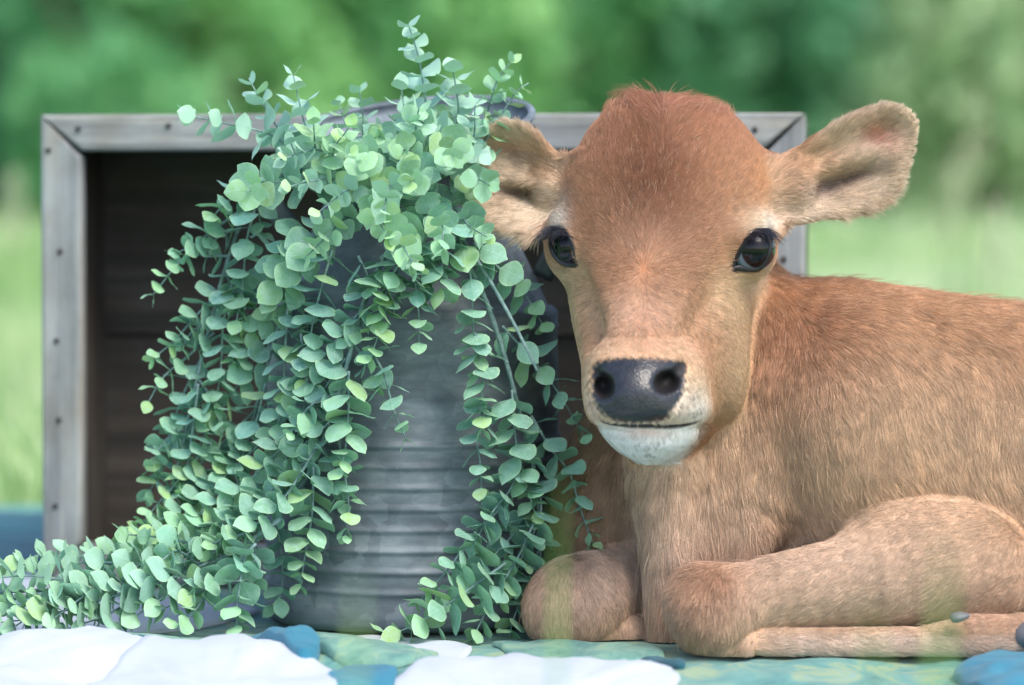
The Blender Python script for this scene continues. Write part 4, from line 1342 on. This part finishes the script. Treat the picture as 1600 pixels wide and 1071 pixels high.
# ------------------------------------------------------------------ eucalyptus garlands
def mat_leaf():
    m, n, b = new_mat('eucalyptus_leaf')
    oi = n.nodes.new('ShaderNodeObjectInfo')
    rim = nd(n, 'ShaderNodeAttribute', attribute_name='tint')
    tc = n.nodes.new('ShaderNodeTexCoord')
    v = tc.outputs['Object']
    # chalky bloom, stronger on some leaves
    ad = nd(n, 'ShaderNodeVectorMath', operation='ADD'); n.links.new(v, ad.inputs[0])
    cmb = n.nodes.new('ShaderNodeCombineXYZ')
    for i in range(3): n.links.new(oi.outputs['Random'], cmb.inputs[i])
    sc = nd(n, 'ShaderNodeVectorMath', operation='SCALE'); sc.inputs['Scale'].default_value = 9.0
    n.links.new(cmb.outputs[0], sc.inputs[0]); n.links.new(sc.outputs[0], ad.inputs[1])
    bl = ramp(n, noise(n, ad.outputs[0], 3.2, 6, 0.72), [(0.40, (0.08,) * 3), (0.66, (0.6,) * 3)])
    c = mix(n, bl.outputs[0], oi.outputs['Color'], lin4(178, 214, 208))
    # pinnate veins: slanted waves either side of the midrib
    sx = n.nodes.new('ShaderNodeSeparateXYZ'); n.links.new(v, sx.inputs[0])
    ab = nd(n, 'ShaderNodeMath', operation='ABSOLUTE'); n.links.new(sx.outputs['X'], ab.inputs[0])
    sl = nd(n, 'ShaderNodeMath', operation='MULTIPLY_ADD'); n.links.new(ab.outputs[0], sl.inputs[0]); sl.inputs[1].default_value = -1.1; n.links.new(sx.outputs['Y'], sl.inputs[2])
    fr = nd(n, 'ShaderNodeMath', operation='MULTIPLY'); n.links.new(sl.outputs[0], fr.inputs[0]); fr.inputs[1].default_value = 44.0
    si = nd(n, 'ShaderNodeMath', operation='SINE'); n.links.new(fr.outputs[0], si.inputs[0])
    ve = ramp(n, si.outputs[0], [(0.80, (0,) * 3), (1.0, (0.22,) * 3)])
    mr_ = ramp(n, ab.outputs[0], [(0.0, (0.4,) * 3), (0.035, (0,) * 3)])
    vm = nd(n, 'ShaderNodeMath', operation='MAXIMUM'); n.links.new(ve.outputs[0], vm.inputs[0]); n.links.new(mr_.outputs[0], vm.inputs[1])
    c = mix(n, vm.outputs[0], c, lin4(178, 214, 184))
    c = mix(n, rim.outputs['Fac'], c, lin4(186, 222, 180))
    n.links.new(c, b.inputs['Base Color'])
    b.inputs['Roughness'].default_value = 0.5
    b.inputs['Specular IOR Level'].default_value = 0.3
    bump(n, b, vm.outputs[0], 0.15, 0.01)
    tr = n.nodes.new('ShaderNodeBsdfTranslucent')
    n.links.new(c, tr.inputs['Color'])
    ms = nd(n, 'ShaderNodeMixShader', Fac=0.16)
    n.links.new(b.outputs[0], ms.inputs[1]); n.links.new(tr.outputs[0], ms.inputs[2])
    n.links.new(ms.outputs[0], n.nodes['Material Output'].inputs['Surface'])
    return m
M_leaf = mat_leaf()
M_stem, n_, b_ = new_mat('garland_stem')
r_ = ramp(n_, noise(n_, coords(n_), 160, 4), [(0.35, lin4(92, 124, 122)), (0.65, lin4(140, 168, 164))])
n_.links.new(r_.outputs[0], b_.inputs['Base Color']); b_.inputs['Roughness'].default_value = 0.6
def leaf_mesh(wd, tipp, cup, fold, wave, ph):
    """unit-long leaf blade with a short stalk: base at origin, blade along +Y, face +Z"""
    prof = [(0.0, 0.03), (0.06, 0.06), (0.14, 0.24), (0.26, 0.40), (0.42, 0.485), (0.58, 0.48), (0.73, 0.40), (0.86, 0.26), (0.95, 0.11), (1.0 + tipp, 0.012)]
    vs, ts = [], []
    for y, hw in prof:
        for u in (-1, -0.84, 0, 0.84, 1):
            x = u * hw * wd * 2
            z = cup * (y * y) + fold * abs(x) - 0.55 * abs(x) ** 2 * 0.6 + wave * math.sin(y * 7 + ph) * x
            vs.append((x, y, z)); ts.append(0.75 if abs(u) == 1 and y > 0.1 else (0.15 if abs(u) > 0.5 else 0.0) if y < 0.97 else 0.75)
    fs = [(i * 5 + k, i * 5 + k + 1, (i + 1) * 5 + k + 1, (i + 1) * 5 + k) for i in range(len(prof) - 1) for k in range(4)]
    me = fast_mesh('leaf', np.array(vs), np.array(fs), np.array(ts))
    me.materials.append(M_leaf)
    return me
LEAVES = [leaf_mesh(*a) for a in ((0.46, 0.0, 0.16, 0.16, 0.06, 0), (0.43, 0.02, 0.22, 0.2, -0.10, 1), (0.50, -0.01, 0.10, 0.10, 0.12, 2), (0.45, 0.01, -0.14, 0.16, 0.10, 3), (0.41, 0.03, 0.30, 0.26, 0.08, 4), (0.48, 0.0, 0.2, 0.02, -0.12, 5))]
C_OLD = np.array(lin(98, 160, 150)); C_MID = np.array(lin(120, 182, 158)); C_LIME = np.array(lin(160, 210, 140)); C_FROST_LIT = np.array(lin(182, 220, 216)); C_YEL = np.array(lin(184, 216, 104))  # frost tone also carries sky light painted onto the upper leaves
def can_d(x):
    """depth of the draped garlands: over the can, and falling back beside it"""
    q = (x - 645) * S
    r = 0.138
    d = 0.17 - math.sqrt(max(r * r - q * q, 0.0)) - 0.02
    return min(d, 0.10 if x < 645 else 0.06)
lr = random.Random(5)
class Garland:
    def __init__(self, label, base):
        self.t = thing('eucalyptus_garland', label, 'garland', base, 'eucalyptus garlands in the milk can')
        self.base = Vector(base); self.mb = MB(); self.n = 0
    def stem(self, pts, d=0.0, r=0.0021, r1=None, knots=True):
        w = self.world(pts, d, 9)
        rr = np.linspace(r, r1 or r * 0.75, len(w)) * (1 + 0.12 * np.sin(np.arange(len(w)) * 2.1))
        self.mb.tube(w, list(rr), 6)
        return w
    def world(self, pts, d, step):
        full = [(q[0], q[1], (q[2] if len(q) > 2 else can_d(q[0]) + d)) for q in pts]
        px = spline(np.array(full, float) * np.array([1, 1, 1 / S]), step)
        px[:, 2] *= S
        return np.array([P(*q) for q in px])
    def sprig(self, pts, d=0.0, size=50, tip=20, hue=0.3, gap=24, first=0, tilt=None, spin=None):
        """a leafy twig; hue 0 old blue green, 1 lime, 2 frosted with painted sky light"""
        w = self.world(pts, d, 6)
        n = len(w)
        self.mb.tube(w, list(np.linspace(0.0014, 0.0006, n)), 5)
        seg = np.linalg.norm(np.diff(w, axis=0), axis=1)
        L = np.concatenate([[0], np.cumsum(seg)])
        s = first * S + 0.004
        ph = lr.uniform(0, math.pi) if spin is None else spin
        k = 0
        while s < L[-1] + 1e-6:
            f = s / L[-1]
            i = min(int(np.searchsorted(L, s)), n - 1)
            T = Vector((w[min(i + 2, n - 1)] - w[max(i - 2, 0)]).tolist()).normalized()
            a = T.cross(Vector((0, 1, 0)))
            if a.length < 0.05: a = T.cross(Vector((1, 0, 0)))
            a.normalize(); b = T.cross(a)
            sz = 1.0 * (size + (tip - size) * f ** 2.2) * S * lr.uniform(0.86, 1.12)
            p = Vector(w[i].tolist())
            an = ph + k * math.pi / 2 + lr.uniform(-0.2, 0.2)
            for sgn in (0, math.pi):
                q = an + sgn + lr.uniform(-0.18, 0.18)
                rad = a * math.cos(q) + b * math.sin(q)
                tl = R(lr.uniform(10, 32)) if tilt is None else R(tilt + lr.uniform(-12, 12))
                if f > 0.9: tl += R(22)
                d_ = (rad * math.cos(tl) + T * math.sin(tl)).normalized()
                nr = (T * math.cos(tl) - rad * math.sin(tl))
                nr = (nr + Vector((lr.gauss(0, 0.10), lr.gauss(0, 0.10), lr.gauss(0.05, 0.10)))).normalized()
                x_ = d_.cross(nr).normalized(); nr = x_.cross(d_)
                self.leaf(p, x_, d_, nr, sz * lr.uniform(0.9, 1.1), f, hue)
            k += 1
            s += 0.98 * (gap * (1.12 - 0.42 * f)) * S * lr.uniform(0.88, 1.12)
        return w
    def leaf(self, p, x_, y_, z_, sz, f, hue):
        o = bpy.data.objects.new('leaf', LEAVES[lr.randrange(6)])
        COL.objects.link(o)
        o.parent = self.t
        M = Matrix((x_ * sz * lr.uniform(0.92, 1.12), y_ * sz, z_ * sz)).transposed().to_4x4()
        M.translation = p - self.base
        o.matrix_basis = M
        h = min(hue, 1.0)
        c = C_OLD * (1 - f) + C_MID * f
        young = min(1, max(0, h * (0.35 + 0.65 * f) + 0.55 * max(0, f - 0.6) / 0.4 * (0.5 + h) + lr.gauss(0, 0.12)))
        c = c * (1 - young) + C_LIME * young
        if hue > 1: c = c * (2 - hue) + (C_FROST_LIT * (1 - 0.35 * f) + C_LIME * 0.35 * f) * (hue - 1)
        if lr.random() < 0.04 + 0.1 * young: c = c * 0.4 + C_YEL * 0.6
        c = np.clip(c * math.exp(lr.gauss(0, 0.12)), 0, 0.9)
        o.color = (c[0], c[1], c[2], 1)
        self.n += 1
    def side(self, w, every, length, hue=0.3, size=40, down=0.8, spread=0.9, gap=22, start=0.08):
        """short twigs leaving a main stem alternately"""
        n = len(w); k = 0
        L = np.concatenate([[0], np.cumsum(np.linalg.norm(np.diff(w, axis=0), axis=1))]) / S
        s = L[-1] * start
        while s < L[-1] * 0.97:
            i = int(np.searchsorted(L, s))
            T = (w[min(i + 2, n - 1)] - w[max(i - 2, 0)]); T = T / np.linalg.norm(T)
            sg = 1 if k % 2 else -1
            sd = np.array([T[2], 0, -T[0]]) * sg
            out = np.array([0, -1, 0])
            ln = length * lr.uniform(0.7, 1.3) * S
            d1 = T * 0.8 + sd * spread + out * lr.uniform(0.1, 0.6); d1 /= np.linalg.norm(d1)
            d2 = d1 * 0.5 + np.array([0, -0.1, -1]) * down; d2 /= np.linalg.norm(d2)
            q = [w[i], w[i] + d1 * ln * 0.45, w[i] + d1 * ln * 0.6 + d2 * ln * 0.4]
            q[2][2] = max(q[2][2], 0.012); q[1][2] = max(q[1][2], 0.012)
            px = []
            for v in q:
                a, b = proj(v[None]); px.append((a[0], b[0], v[1]))
            self.sprig(px, 0, size, size * 0.5, hue, gap, 10)
            k += 1; s += every * lr.uniform(0.8, 1.2)
    def done(self):
        link('stem', self.mb.mesh('stem'), self.t, M_stem)
def base(px, py, d): return tuple(P(px, py, d).tolist())

# upright sprays rising out of the mouth, sky light painted into their frosted colour
g = Garland('tall frosted eucalyptus spray rising highest from the middle of the milk can', base(660, 260, 0.12))
g.sprig([(680, 265, .10), (668, 180, .07), (655, 95, .06), (638, 38, .05)], 0, 50, 24, 1.85, 27, spin=0.4)
g.sprig([(650, 265, .08), (636, 200, .05), (626, 130, .04)], 0, 46, 24, 1.8, 25)
g.sprig([(700, 250, .10), (716, 180, .07), (708, 108, .06)], 0, 52, 30, 1.7, 25)
g.sprig([(690, 260, .05), (690, 215, .02), (650, 185, -.01)], 0, 46, 26, 1.6, 24)
g.sprig([(660, 270, .04), (650, 210, .0), (655, 165, -.02)], 0, 46, 28, 1.4, 24)
g.sprig([(720, 270, .06), (740, 215, .03), (742, 165, .02)], 0, 46, 26, 1.6, 24)
g.done()
g = Garland('small yellow green eucalyptus spray at the rim next to the ear of the calf', base(745, 240, 0.12))
g.sprig([(740, 255, .10), (758, 190, .09), (775, 130, .08), (797, 98, .08)], 0, 36, 20, 1.1, 25)
g.sprig([(752, 245, .10), (778, 190, .08), (806, 145, .08), (826, 130, .08)], 0, 32, 18, 1.3, 24)
g.sprig([(740, 250, .06), (762, 215, .04), (785, 190, .04)], 0, 40, 26, 0.9, 22)
g.done()
g = Garland('frosted eucalyptus spray leaning left above the top board of the crate', base(500, 270, 0.12))
g.sprig([(515, 270, .08), (480, 205, .05), (458, 118, .04)], 0, 52, 26, 1.9, 27)
g.sprig([(500, 275, .09), (445, 215, .06), (412, 165, .06), (388, 122, .06)], 0, 40, 22, 1.9, 26)
g.sprig([(500, 280, .08), (430, 215, .05), (360, 195, .05), (283, 178, .05)], 0, 52, 24, 1.75, 29, spin=0.2)
g.sprig([(560, 265, .10), (568, 200, .08), (562, 145, .08)], 0, 40, 22, 1.4, 26)
g.sprig([(590, 270, .12), (605, 215, .10), (640, 165, .10)], 0, 40, 22, 1.1, 28)
g.sprig([(545, 270, .09), (545, 215, .07), (530, 165, .07)], 0, 36, 20, 1.5, 25)
g.sprig([(520, 280, .06), (495, 240, .02), (490, 195, .0)], 0, 46, 28, 1.0, 24)
g.done()
g = Garland('thick crown of round eucalyptus leaves spilling over the front rim of the can', base(600, 300, 0.05))
for q, h, sz in (([(560, 270, .05), (500, 235, .01), (438, 250, -.01)], 0.9, 44), ([(570, 290, .05), (510, 280, .0), (450, 292, -.02)], 1.6, 44), ([(590, 280, .05), (540, 300, -.02), (500, 330, -.03)], 1.5, 46),
                  ([(640, 290, .03), (610, 290, -.03), (600, 330, -.06)], 0.7, 54), ([(690, 260, .04), (702, 230, -.02), (708, 245, -.06)], 0.95, 56), ([(600, 280, .04), (570, 250, -.01), (560, 240, -.05)], 0.3, 54),
                  ([(650, 300, .03), (655, 270, -.03), (640, 285, -.06)], 0.25, 52), ([(530, 300, .05), (520, 240, .0), (545, 200, -.02)], 0.7, 50), ([(720, 290, .04), (745, 280, .0), (765, 290, -.02)], 0.1, 48),
                  ([(660, 320, .03), (690, 350, -.04), (690, 390, -.06)], 0.1, 54), ([(700, 310, .03), (730, 350, -.01), (760, 370, -.03)], 0.1, 46),
                  ([(560, 320, .05), (520, 360, .0), (480, 400, -.02)], 0.3, 50), ([(640, 340, .02), (630, 380, -.05), (650, 420, -.06)], 0.3, 52), ([(610, 250, .08), (600, 220, .04), (590, 215, .0)], 0.2, 50), ([(720, 260, .06), (735, 235, .02), (750, 240, .0)], 1.3, 46),
                  ([(480, 290, .06), (465, 250, .03), (455, 225, .02)], 1.1, 44), ([(590, 300, .03), (585, 330, -.03), (605, 370, -.05)], 0.6, 46), ([(680, 290, .03), (650, 240, .0), (630, 235, -.03)], 0.2, 54)):
    g.sprig(q, 0, sz * 0.82, sz * 0.45, h + (0.9 if int(q[0][0]) % 20 < 10 and h > 0.15 else 0.25), 20)
g.done()
# left-hand curtains
g = Garland('outermost left eucalyptus garland hanging in front of the dark crate', base(430, 280, 0.08))
w = g.stem([(500, 300, .06), (430, 275, .03), (385, 330), (352, 420), (325, 520), (302, 620), (280, 720), (262, 800)])
g.sprig([(470, 290, .04), (410, 285, .0), (385, 300, -.03)], 0, 54, 36, 0.6, 22)
g.sprig([(420, 300), (380, 300), (345, 325), (330, 345)], -.02, 48, 26, 0.6, 22)
g.sprig([(375, 330), (320, 370), (280, 410), (240, 460)], 0, 44, 22, 0.8, 26)
g.sprig([(360, 400), (320, 400), (290, 390), (275, 400)], 0, 40, 26, 0.2, 24)
g.sprig([(352, 450), (310, 490), (275, 530), (240, 560)], 0, 42, 22, 0.8, 24)
g.sprig([(335, 520), (290, 560), (255, 590), (230, 632)], 0, 40, 20, 0.9, 26)
g.sprig([(315, 560), (285, 620), (265, 680), (240, 730)], .01, 44, 24, 0.4, 23)
g.sprig([(400, 320), (385, 380), (380, 440), (370, 500)], -.02, 46, 28, 0.3, 24)
g.sprig([(370, 420), (350, 500), (345, 580), (335, 640)], -.01, 48, 26, 0.2, 23)
g.sprig([(300, 640), (270, 690), (250, 740), (232, 770)], .01, 44, 26, 0.2, 22)
g.sprig([(310, 600), (300, 680), (290, 740), (270, 800)], -.01, 44, 26, 0.3, 23)
g.sprig([(330, 690), (280, 750), (245, 790), (212, 832)], -.01, 40, 22, 0.7, 24)
g.side(w, 85, 95, 0.4, 40, start=0.25)
g.done()
g = Garland('dense blue green eucalyptus garland on the left shoulder of the milk can', base(490, 360, 0.05))
w = g.stem([(560, 330, .02), (490, 390), (450, 470), (420, 560), (395, 660), (370, 760), (330, 830)])
g.sprig([(500, 380), (460, 420), (435, 450), (425, 495)], -.03, 50, 26, 0.9, 23)
g.sprig([(520, 390), (505, 440), (490, 500), (480, 560)], -.02, 52, 30, 0.2, 25)
g.sprig([(470, 440), (430, 490), (395, 520), (360, 570)], -.01, 46, 24, 0.7, 24)
g.sprig([(450, 480), (445, 560), (440, 640), (420, 700)], -.02, 50, 28, 0.2, 25)
g.sprig([(430, 540), (385, 590), (340, 640), (310, 700)], 0, 46, 26, 0.5, 24)
g.sprig([(415, 600), (400, 660), (380, 710), (370, 760)], -.02, 46, 26, 0.3, 24)
g.sprig([(400, 640), (350, 690), (310, 730), (260, 790)], 0, 44, 24, 0.5, 23)
g.sprig([(390, 690), (345, 750), (300, 790), (240, 820)], -.01, 44, 22, 0.5, 23)
g.sprig([(372, 750), (320, 800), (260, 830), (195, 832)], 0, 44, 20, 0.7, 24)
g.sprig([(460, 430), (410, 440), (365, 470), (330, 500)], .02, 44, 26, 0.2, 24)
g.sprig([(520, 360), (470, 380), (440, 410), (430, 440)], -.02, 50, 34, 0.2, 22)
g.sprig([(470, 520), (480, 600), (470, 660), (455, 720)], -.02, 46, 26, 0.2, 24)
g.sprig([(410, 690), (345, 750), (280, 795), (205, 838)], -.02, 42, 22, 0.6, 24)
g.sprig([(430, 740), (355, 800), (290, 835), (215, 868)], -.02, 42, 22, 0.6, 24)
g.side(w, 80, 100, 0.45, 42, start=0.3)
g.done()
# long stem from the shoulder down to the lower left
g = Garland('long eucalyptus garland whose bare stem crosses the can to the lower left', base(560, 420, 0.0))
w = g.stem([(600, 400, .0), (570, 470), (548, 550), (522, 640), (490, 725, .03), (440, 800, .03), (380, 860, .01), (290, 890, .0), (200, 915, .0)], -.015, 0.0026)
g.sprig([(590, 410), (600, 470), (592, 520), (580, 555)], -.03, 48, 24, 1.0, 22)
g.sprig([(620, 370), (625, 420), (600, 460), (595, 500)], -.03, 50, 28, 0.8, 23)
g.sprig([(560, 490), (520, 540), (480, 590), (450, 620)], -.02, 46, 24, 0.4, 24)
g.sprig([(545, 580), (545, 640), (540, 700), (530, 742)], -.03, 50, 22, 0.8, 22)
g.sprig([(540, 560), (500, 620), (470, 680), (440, 720)], -.015, 48, 26, 0.2, 25)
g.sprig([(515, 660), (470, 700), (430, 740), (390, 780)], -.02, 46, 24, 0.5, 23)
g.sprig([(490, 730), (488, 800), (478, 860), (470, 912)], -.03, 50, 24, 0.8, 23)
g.sprig([(470, 760), (420, 780), (370, 800), (320, 840)], -.02, 46, 24, 0.4, 24)
g.sprig([(520, 640), (535, 720), (545, 790), (540, 836)], -.015, 44, 20, 0.4, 26)
g.sprig([(430, 810), (440, 870), (440, 920), (425, 955)], -.02, 44, 24, 0.1, 26)
g.sprig([(385, 860, -.02), (375, 910, -.04), (370, 960, -.045), (372, 1000, -.045)], 0, 48, 24, 0.7, 21)
g.sprig([(400, 850, -.02), (350, 900, -.03), (300, 930, -.03), (260, 950, -.03)], 0, 46, 26, 0.3, 23)
g.side(w, 95, 90, 0.4, 40, start=0.2)
g.sprig([(480, 720, .03), (420, 770, .02), (350, 830, .02), (280, 870, .02)], 0, 44, 24, 0.5, 23)
g.sprig([(450, 690, .04), (390, 750, .04), (330, 790, .04), (250, 850, .04)], 0, 44, 24, 0.6, 23)
g.sprig([(500, 690, .02), (450, 770, .0), (400, 820, .0), (330, 860, .0)], 0, 44, 26, 0.5, 23)
g.sprig([(420, 800, .02), (340, 820, .03), (270, 830, .04), (190, 860, .05)], 0, 42, 22, 0.9, 23)
g.sprig([(400, 830, .0), (330, 850, .0), (260, 880, .0), (210, 905, .0)], 0, 42, 24, 0.9, 23)
g.sprig([(350, 870, .0), (300, 850, .0), (250, 840, .01), (190, 835, .02)], 0, 42, 24, 0.5, 23)
g.done()
# bed lying on the quilt
g = Garland('eucalyptus garland lying flat on the quilt at the lower left corner', base(250, 930, 0.0))
w = g.stem([(440, 810, .0), (350, 870, .0), (250, 905, .0), (120, 920, .0), (0, 925, .0), (-80, 930, .0)], 0, 0.0022)
for q, h, sz in (([(300, 890, .0), (200, 880, .0), (110, 880, .01), (0, 885, .02)], 0.5, 44), ([(280, 900, -.03), (180, 920, -.03), (90, 935, -.02), (-10, 950, -.02)], 0.35, 48), ([(250, 910, -.03), (150, 940, -.03), (60, 965, -.03), (-20, 975, -.03)], 0.5, 48),
                  ([(330, 890, -.02), (260, 930, -.03), (210, 965, -.03), (180, 985, -.03)], 0.3, 46), ([(200, 890, .02), (120, 870, .03), (60, 878, .04), (0, 890, .05)], 0.5, 40), ([(320, 900, -.01), (320, 930, -.03), (300, 960, -.04), (280, 975, -.04)], 0.2, 42),
                  ([(150, 915, -.01), (90, 905, -.02), (40, 900, -.02), (-20, 905, -.02)], 0.5, 46), ([(100, 930, -.02), (60, 950, -.03), (30, 975, -.03), (0, 992, -.03)], 0.6, 42), ([(360, 870, .02), (290, 870, .03), (220, 862, .04), (140, 862, .05)], 0.4, 42),
                  ([(220, 930, -.02), (170, 960, -.03), (130, 975, -.03), (100, 985, -.03)], 0.4, 42), ([(60, 930, .0), (0, 940, .0), (-60, 950, .0)], 0.4, 44), ([(180, 900, .0), (140, 925, -.03), (100, 955, -.04), (70, 975, -.04)], 0.4, 44)):
    g.sprig(q, 0, sz, sz * 0.55, h + 0.95, 22)
g.done()
# thin strands on the front of the can
g = Garland('short lime tipped eucalyptus strands on the upper front of the milk can', base(620, 400, 0.0))
g.sprig([(640, 400), (650, 450), (655, 500), (655, 535)], -.02, 42, 22, 0.5, 23)
g.sprig([(575, 540), (600, 585), (615, 640), (636, 690)], -.02, 44, 20, 0.4, 26)
g.sprig([(650, 360), (625, 410), (600, 450), (590, 480)], -.04, 50, 30, 0.7, 22)
g.sprig([(700, 380), (680, 420), (660, 440), (645, 470)], -.02, 46, 26, 0.2, 23)
g.sprig([(560, 400), (575, 440), (560, 500), (545, 530)], -.02, 46, 28, 0.2, 23)
g.done()
# right-hand curtains
g = Garland('eucalyptus garland with a thick bare stem down the right half of the can', base(720, 360, 0.0))
w = g.stem([(690, 330, .0), (725, 400), (755, 460), (785, 545), (808, 630), (832, 720), (842, 800)], -.015, 0.0025)
g.sprig([(710, 350), (735, 430), (740, 520), (750, 590)], -.025, 50, 28, 0.4, 24)
g.sprig([(742, 520), (755, 590), (750, 640), (755, 680)], -.03, 46, 22, 0.5, 23)
g.sprig([(760, 620), (745, 680), (750, 720), (752, 762)], -.015, 44, 24, 0.2, 25)
g.sprig([(800, 610), (805, 680), (815, 730), (835, 800)], -.03, 50, 24, 0.5, 23)
g.sprig([(820, 700), (800, 760), (770, 800), (740, 850)], -.02, 46, 26, 0.2, 24)
g.sprig([(835, 740), (845, 800), (820, 860), (800, 910)], -.02, 52, 30, 0.3, 24)
g.sprig([(700, 340), (700, 380), (690, 420), (690, 450)], -.03, 54, 36, 0.2, 22)
g.done()
g = Garland('outer right eucalyptus garland with a drooping tip beside the chest of the calf', base(770, 400, 0.0))
g.stem([(720, 370, .0), (760, 430, .0), (800, 500, .0), (840, 580, .0)], 0, 0.002)
g.sprig([(740, 380), (780, 420), (820, 460), (852, 515)], -.015, 46, 24, 0.6, 24)
g.sprig([(785, 510), (830, 560), (870, 610), (912, 680)], -.015, 48, 22, 0.3, 27)
g.sprig([(830, 650), (860, 700), (890, 740), (905, 790), (926, 848)], -.015, 46, 22, 0.3, 28)
g.done()
g = Garland('eucalyptus garland whose tips touch the quilt at the lower right of the can', base(800, 800, 0.0))
g.sprig([(840, 800), (815, 860), (780, 920), (755, 965), (735, 1005)], -.03, 52, 30, 0.5, 25)
g.sprig([(800, 780), (745, 830), (700, 890), (650, 945)], -.015, 42, 20, 0.5, 26)
g.sprig([(790, 880), (720, 930), (660, 970), (605, 995)], -.03, 54, 36, 0.7, 23)
g.sprig([(840, 860), (825, 920), (805, 960), (795, 995)], -.015, 44, 22, 0.3, 26)
g.sprig([(830, 800), (780, 860), (730, 900), (690, 950)], -.01, 44, 26, 0.2, 26)
g.sprig([(840, 830), (845, 880), (840, 920), (825, 950)], -.01, 44, 28, 0.2, 25)
g.done()

# ------------------------------------------------------------------ blurred growth between lens and quilt, and seed stalks in the meadow
M_blade = mat_leafy('fresh_blade', [(110, 160, 84), (150, 190, 110), (176, 206, 130)], 0.35)
def blade(label, px, py_top, dist, wpx, lean, tint, group):
    y = dist - DIST
    x, _, ztop = P(px, py_top, y)
    wd = px_r(wpx, y) * 0.5
    t = np.linspace(0, 1, 10)
    v = []; tt = []
    for s in t:
        h = -0.03 + (ztop + 0.03) * s
        q = wd * (1 - s ** 2.2) + 0.0002
        cx = x + lean * (s ** 2 - 0.5)
        for u, dy in ((-1, 0.0), (0, 0.0012), (1, 0.0)):
            v.append((cx + u * q, y + dy + 0.03 * s * s, h)); tt.append(tint)
    f = [(i * 3 + k, i * 3 + k + 1, i * 3 + k + 4, i * 3 + k + 3) for i in range(9) for k in range(2)]
    o = link('grass_blade', fast_mesh('grass_blade', np.array(v), np.array(f), np.array(tt)), None, M_blade)
    return tag(o, label, 'grass blade', group)
gb = 'out of focus grass blades in front of the quilt'
blade('tall blurred grass blade in front of the left knee of the calf', 872, 745, 1.75, 14, 0.004, 0.5, gb)
blade('pale blurred grass blade low in front of the milk can', 548, 900, 1.55, 26, 0.006, 0.9, gb)
blade('blurred grass blade in front of the folded foreleg of the calf', 1472, 850, 1.45, 34, 0.012, 0.6, gb)
blade('faint blurred grass blade beside the hooves at the right', 1400, 950, 1.5, 26, -0.02, 0.8, gb)
M_seed = mat_leafy('dry_seed_head', [(196, 200, 160), (220, 220, 190), (236, 236, 214)], 0.3)
gs_ = 'pale seed stalks in the meadow'
for k, (px, py, dist, lab) in enumerate(((1528, 150, 8.0, 'tallest pale seed stalk standing in the meadow at the right'), (1482, 262, 8.4, 'pale seed stalk just right of the raised ear of the calf'), (1505, 225, 9.2, 'thin seed stalk second from the ear of the calf'), (1556, 318, 7.6, 'low seed stalk above the back of the calf at the right edge'), (20, 270, 8.6, 'faint seed stalk left of the wooden crate'))):
    y = dist - DIST
    x, _, z = P(px, py, y)
    t = thing('seed_stalk', lab, 'grass stalk', (x, y, -0.03), gs_)
    mb = MB(); mb.tube([(x - 0.03, y, -0.03), (x - 0.01, y, z * 0.5), (x, y, z)], [0.003, 0.0025, 0.0015], 6)
    link('stalk', mb.mesh('stalk'), t, M_blade)
    mb = MB()
    for j in range(26):
        a = j * 2.4; h = z - 0.012 * 0.6 * j
        rr = 0.012 + 0.012 * math.sin(j / 26 * math.pi)
        c = Vector((x + math.cos(a) * rr, y + math.sin(a) * rr, h))
        mb.tube([c - Vector((math.cos(a) * rr * 0.8, math.sin(a) * rr * 0.8, 0.012)), c, c + Vector((math.cos(a) * 0.006, math.sin(a) * 0.006, 0.012))], [0.001, 0.005, 0.001], 5)
    o = link('seed_head', fast_mesh('seed_head', np.array(mb.v), np.array([q for q in mb.f if len(q) == 4]), np.full(len(mb.v), 0.3 + 0.1 * k)), t, M_seed)
